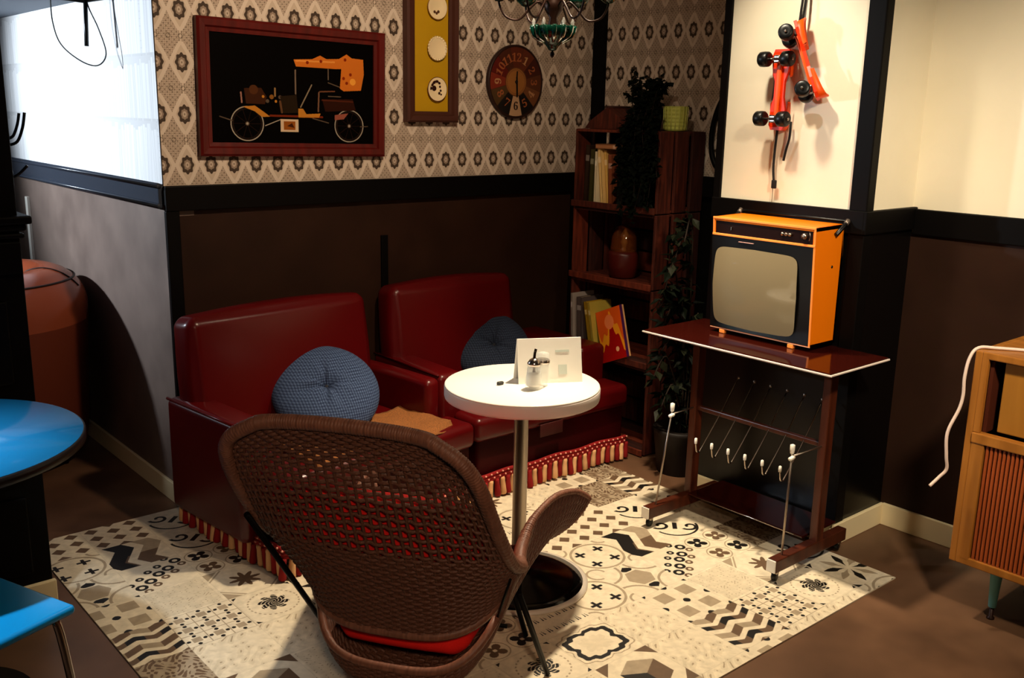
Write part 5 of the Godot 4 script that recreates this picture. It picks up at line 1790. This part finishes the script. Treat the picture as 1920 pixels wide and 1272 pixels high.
# ---------------------------------------------------------------- radio cabinet on the right
func build_radio() -> void:
	var x0 := 1.70
	var x1 := 2.16
	var z0 := 2.500
	var z1 := 3.36
	var y0 := 0.200
	var y1 := 0.945
	var t := thing("radio_cabinet", "wooden radio cabinet with a slatted grille on turquoise legs", "cabinet", Vector3((x0 + x1) / 2, 0, (z0 + z1) / 2))
	var o := -t.position
	var st := begin(false)
	rbox(st, o + Vector3((x0 + x1) / 2, (y0 + y1) / 2, z0 + 0.012), Vector3(x1 - x0, y1 - y0, 0.024), 0.004)
	rbox(st, o + Vector3((x0 + x1) / 2, (y0 + y1) / 2, z1 - 0.012), Vector3(x1 - x0, y1 - y0, 0.024), 0.004)
	rbox(st, o + Vector3((x0 + x1) / 2, y1 - 0.012, (z0 + z1) / 2), Vector3(x1 - x0, 0.024, z1 - z0 - 0.046), 0.004)
	rbox(st, o + Vector3((x0 + x1) / 2, y0 + 0.014, (z0 + z1) / 2), Vector3(x1 - x0, 0.028, z1 - z0 - 0.046), 0.004)
	rbox(st, o + Vector3(x1 - 0.01, (y0 + y1) / 2, (z0 + z1) / 2), Vector3(0.016, y1 - y0 - 0.05, z1 - z0 - 0.046))
	rbox(st, o + Vector3(x0 + 0.012, 0.652, (z0 + z1) / 2), Vector3(0.034, 0.036, z1 - z0 - 0.046), 0.004)
	rbox(st, o + Vector3(x0 + 0.010, 0.425, z0 + 0.045), Vector3(0.020, 0.42, 0.044), 0.003)
	rbox(st, o + Vector3(x0 + 0.010, 0.800, z0 + 0.034), Vector3(0.020, 0.26, 0.022), 0.003)
	part("body", st, M.radio_wood, t)
	part("reveal", boxst(o + Vector3(x0 + 0.075, 0.795, z0 + 0.05), Vector3(0.10, 0.25, 0.012)), mat(Color(0.28, 0.10, 0.03), 0.6), t)
	part("flap", boxst(o + Vector3(x0 + 0.045, 0.795, (z0 + z1) / 2 + 0.02), Vector3(0.016, 0.235, z1 - z0 - 0.13), 0.003), M.radio_panel, t)
	part("grille_cloth", boxst(o + Vector3(x0 + 0.022, 0.425, (z0 + z1) / 2), Vector3(0.008, 0.42, z1 - z0 - 0.06)), M.radio_gap, t)
	var src: MeshInstance3D = null
	var n := 54
	for k in n:
		var z := z0 + 0.076 + (z1 - z0 - 0.13) * k / (n - 1)
		if src == null:
			src = part("grille_slat", boxst(Vector3.ZERO, Vector3(0.012, 0.405, 0.0085), 0.002), M.radio_slat, t)
			src.position = o + Vector3(x0 + 0.012, 0.428, z)
		else:
			again(src, "grille_slat", t, Transform3D(Basis.IDENTITY, o + Vector3(x0 + 0.012, 0.428, z)))
	for p in [Vector3(x0 + 0.09, 0, z0 + 0.13), Vector3(x0 + 0.09, 0, z1 - 0.13), Vector3(x1 - 0.07, 0, z0 + 0.13), Vector3(x1 - 0.07, 0, z1 - 0.13)]:
		var leg := part("leg", lathest([Vector2(0, 0.045), Vector2(0.013, 0.045), Vector2(0.021, 0.19), Vector2(0.022, 0.202), Vector2(0, 0.202)], 18, Transform3D(Basis.IDENTITY, o + p)), M.teal, t)
		part("leg_tip", lathest([Vector2(0, 0.0), Vector2(0.013, 0.0), Vector2(0.013, 0.006), Vector2(0.008, 0.010), Vector2(0.008, 0.046), Vector2(0, 0.046)], 14, Transform3D(Basis.IDENTITY, o + p)), M.bronze, leg)
	# white flex draped over the corner
	var c := part("power_cable", tubest(smooth_path([Vector3(2.00, y1 + 0.006, 2.85), Vector3(1.85, y1 + 0.005, 2.66), Vector3(1.765, y1 + 0.006, 2.545), Vector3(1.725, y1 + 0.004, 2.497), Vector3(1.70, 0.915, 2.483), Vector3(1.688, 0.85, 2.480), Vector3(1.690, 0.79, 2.482), Vector3(1.682, 0.74, 2.478), Vector3(1.655, 0.66, 2.462), Vector3(1.655, 0.58, 2.468), Vector3(1.665, 0.53, 2.470), Vector3(1.650, 0.50, 2.455), Vector3(1.622, 0.47, 2.440)], 6), 0.0055, 8), mat(Color(0.88, 0.78, 0.72), 0.45), self)
	tag(c, "white power cable draped over the left corner of the radio cabinet", "cable")

# ---------------------------------------------------------------- left edge of the room
func build_left() -> void:
	# black panelled half wall with a post
	var w := struct("wall_partition", span(Vector3(-2.6, 0.0, 0.12), Vector3(-0.672, 1.30, 0.54), 0.004), M.black)
	var st := begin(false)
	for e in [[1.295, 0.022, 0.018], [1.318, 0.026, 0.032], [1.268, 0.016, 0.012]]:
		rbox(st, Vector3(-1.636 + e[2] * 0.5, e[0], 0.33), Vector3(1.928 + e[2], e[1], 0.42 + e[2] * 2.0), 0.006)
	part("cap_moulding", st, M.black, w)
	part("top_rail", boxst(Vector3(-1.64, 1.20, 0.546), Vector3(1.93, 0.10, 0.016), 0.004), M.black, w)
	for y in [0.93, 0.60, 0.27]:
		part("panel_moulding", boxst(Vector3(-1.38, y, 0.545), Vector3(1.30, 0.27, 0.014), 0.006), M.black, w)
	part("post", boxst(Vector3(-0.774, 2.035, 0.45), Vector3(0.20, 1.43, 0.18), 0.004), M.black, w)
	struct("baseboard_partition", span(Vector3(-2.6, 0, 0.536), Vector3(-0.664, 0.092, 0.556), 0.003), M.skirting)
	var hm := mat(Color(0.03, 0.03, 0.03), 0.35)
	var t := thing("coat_hook", "black double coat hook high on the black post", "coat hook", Vector3(-0.674, 1.575, 0.50), 0.0, "coat hooks on the black post")
	part("plate", boxst(Vector3(0.003, 0, 0), Vector3(0.006, 0.07, 0.03), 0.002), hm, t)
	part("prong", tubest(smooth_path([Vector3(0.004, -0.01, 0), Vector3(0.018, 0.0, 0.01), Vector3(0.030, 0.035, 0.02), Vector3(0.036, 0.068, 0.025)], 5), 0.0045, 8), hm, t)
	part("prong", tubest(smooth_path([Vector3(0.004, -0.03, 0), Vector3(0.028, -0.018, 0.01), Vector3(0.044, 0.025, 0.02), Vector3(0.052, 0.070, 0.025)], 5), 0.0045, 8), hm, t)
	t = thing("coat_hook", "short black coat hook on the post just above the half wall", "coat hook", Vector3(-0.674, 1.445, 0.50), 0.0, "coat hooks on the black post")
	part("plate", boxst(Vector3(0.003, 0, 0), Vector3(0.006, 0.05, 0.03), 0.002), hm, t)
	part("prong", tubest(smooth_path([Vector3(0.004, 0.0, 0), Vector3(0.024, 0.012, 0.01), Vector3(0.048, 0.038, 0.02)], 5), 0.0045, 8), hm, t)

	# round blue table
	t = thing("blue_table", "glossy blue round table with a dark edge at the left", "table", Vector3(-1.087, 0.0, 1.013))
	part("tabletop", lathest([Vector2(0, 0.798), Vector2(0.404, 0.798), Vector2(0.404, 0.8005), Vector2(0, 0.8005)], 72), M.blue_top, t)
	part("edge_band", lathest([Vector2(0, 0.770), Vector2(0.400, 0.770), Vector2(0.409, 0.774), Vector2(0.410, 0.796), Vector2(0.404, 0.799), Vector2(0, 0.7985)], 72), mat(Color(0.10, 0.07, 0.06), 0.4), t)
	part("pole", lathest([Vector2(0, 0.03), Vector2(0.03, 0.03), Vector2(0.03, 0.77), Vector2(0, 0.77)], 20), M.black, t)
	part("foot", lathest([Vector2(0, 0.0), Vector2(0.22, 0.0), Vector2(0.22, 0.012), Vector2(0.05, 0.035), Vector2(0, 0.035)], 40), M.black, t)
	part("bracket", boxst(Vector3(0.31, 0.759, 0.04), Vector3(0.06, 0.020, 0.03), 0.004), M.chrome_dull, t)

	# blue chair tucked under it
	t = thing("blue_chair", "bright blue moulded seat on chrome tube legs at the lower left", "chair", Vector3(-1.122, 0.0, 1.374), deg_to_rad(21.0))
	part("seat", softst(Vector3(0, 0.450, 0), Vector3(0.41, 0.026, 0.41), 0.012, 3, 0.0), M.blue_seat, t)
	part("backrest", softst(Vector3(-0.20, 0.72, 0), Vector3(0.022, 0.22, 0.38), 0.010, 3), M.blue_seat, t)
	for s in [Vector2(1, 1), Vector2(1, -1), Vector2(-1, 1), Vector2(-1, -1)]:
		part("leg", tubest(smooth_path([Vector3(0.10 * s.x, 0.428, 0.13 * s.y), Vector3(0.155 * s.x, 0.424, 0.155 * s.y), Vector3(0.178 * s.x, 0.385, 0.170 * s.y), Vector3(0.205 * s.x, 0.012, 0.20 * s.y)], 6), 0.0105, 10), M.chrome, t)
	for s in [-1.0, 1.0]:
		part("back_tube", tubest(smooth_path([Vector3(-0.17, 0.43, 0.12 * s), Vector3(-0.215, 0.46, 0.12 * s), Vector3(-0.222, 0.80, 0.12 * s)], 5), 0.009, 8), M.chrome, t)

	# brown leather tub chair behind the half wall
	t = thing("leather_tub_chair", "brown leather tub chair by the grey wall behind the black half wall", "armchair", Vector3(-0.470, 0.0, -1.08))
	t.scale = Vector3(1.0, 1.04, 1.0)
	var prof := [Vector2(0.40, 0.06), Vector2(0.425, 0.20), Vector2(0.440, 0.52), Vector2(0.452, 0.66)]
	for k in 15:
		var a := -0.15 + (PI + 0.3) * k / 14.0
		prof.append(Vector2(0.285 + 0.170 * cos(a), 0.72 + 0.175 * sin(a)))
	prof.append_array([Vector2(0.115, 0.60), Vector2(0.12, 0.40)])
	for split in [[0, 4, "outer_back", M.brown_leather_shaded], [3, prof.size(), "rolled_top", M.brown_leather]]:
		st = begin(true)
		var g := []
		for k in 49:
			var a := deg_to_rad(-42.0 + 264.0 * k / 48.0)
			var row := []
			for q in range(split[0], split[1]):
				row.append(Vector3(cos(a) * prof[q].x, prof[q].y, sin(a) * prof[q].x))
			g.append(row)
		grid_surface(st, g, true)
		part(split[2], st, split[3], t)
	st = begin(true)
	var pth := []
	for k in 49:
		var a := deg_to_rad(-42.0 + 264.0 * k / 48.0)
		pth.append(Vector3(cos(a) * 0.404, 0.848, sin(a) * 0.404))
	tube(st, pth, 0.005, 6)
	for aa in [25.0, 95.0, 165.0]:
		pth = []
		for k in 13:
			var q := 0.55 + 1.9 * k / 12.0
			var a := deg_to_rad(aa + 10.0 * sin(q))
			var r := 0.285 + 0.171 * cos(q)
			pth.append(Vector3(cos(a) * r, 0.72 + 0.176 * sin(q), sin(a) * r))
		tube(st, pth, 0.004, 6)
	part("piping", st, M.brown_leather_dark, t)
	for a0 in [-42.0, 222.0]:
		var a := deg_to_rad(a0)
		part("arm_front", softst(Vector3(cos(a) * 0.37, 0.37, sin(a) * 0.37), Vector3(0.155, 0.62, 0.15), 0.06, 3), M.brown_leather, t)
	part("seat", softst(Vector3(0, 0.34, -0.16), Vector3(0.56, 0.18, 0.56), 0.06, 4, 0.02), M.brown_leather, t)
	for s in [Vector2(1, 1), Vector2(1, -1), Vector2(-1, 1), Vector2(-1, -1)]:
		part("leg", lathest([Vector2(0, 0), Vector2(0.015, 0), Vector2(0.022, 0.07), Vector2(0, 0.07)], 12, Transform3D(Basis.IDENTITY, Vector3(0.24 * s.x, 0, 0.24 * s.y))), M.black, t)
	struct("trim_14", span(Vector3(-0.016, 0.80, -1.97), Vector3(0.0, 1.17, -1.93), 0.002), M.white_plastic)

	# cable and rod under the low ceiling
	t = thing("cable_fitting", "black rod with a looped wire hanging from the low ceiling at the top left", "fitting", Vector3(-0.10, 2.115, -0.47))
	var o := -t.position
	part("bar", tubest([o + Vector3(-0.42, 2.105, -0.70), o + Vector3(-0.20, 2.098, -0.55), o + Vector3(-0.10, 2.085, -0.475), o + Vector3(-0.03, 2.10, -0.42)], 0.010, 8), hm, t)
	part("rod", tubest([o + Vector3(-0.093, 2.10, -0.47), o + Vector3(-0.105, 1.905, -0.462)], 0.0085, 10), hm, t)
	part("wire_loop", tubest(smooth_path([o + Vector3(-0.20, 2.10, -0.57), o + Vector3(-0.20, 2.00, -0.567), o + Vector3(-0.185, 1.91, -0.53), o + Vector3(-0.135, 1.845, -0.455), o + Vector3(-0.085, 1.828, -0.405), o + Vector3(-0.055, 1.875, -0.385), o + Vector3(-0.065, 1.97, -0.42), o + Vector3(-0.085, 2.05, -0.455), o + Vector3(-0.092, 2.095, -0.468)], 7), 0.0028, 6), mat(Color(0.20, 0.20, 0.21), 0.5), t)
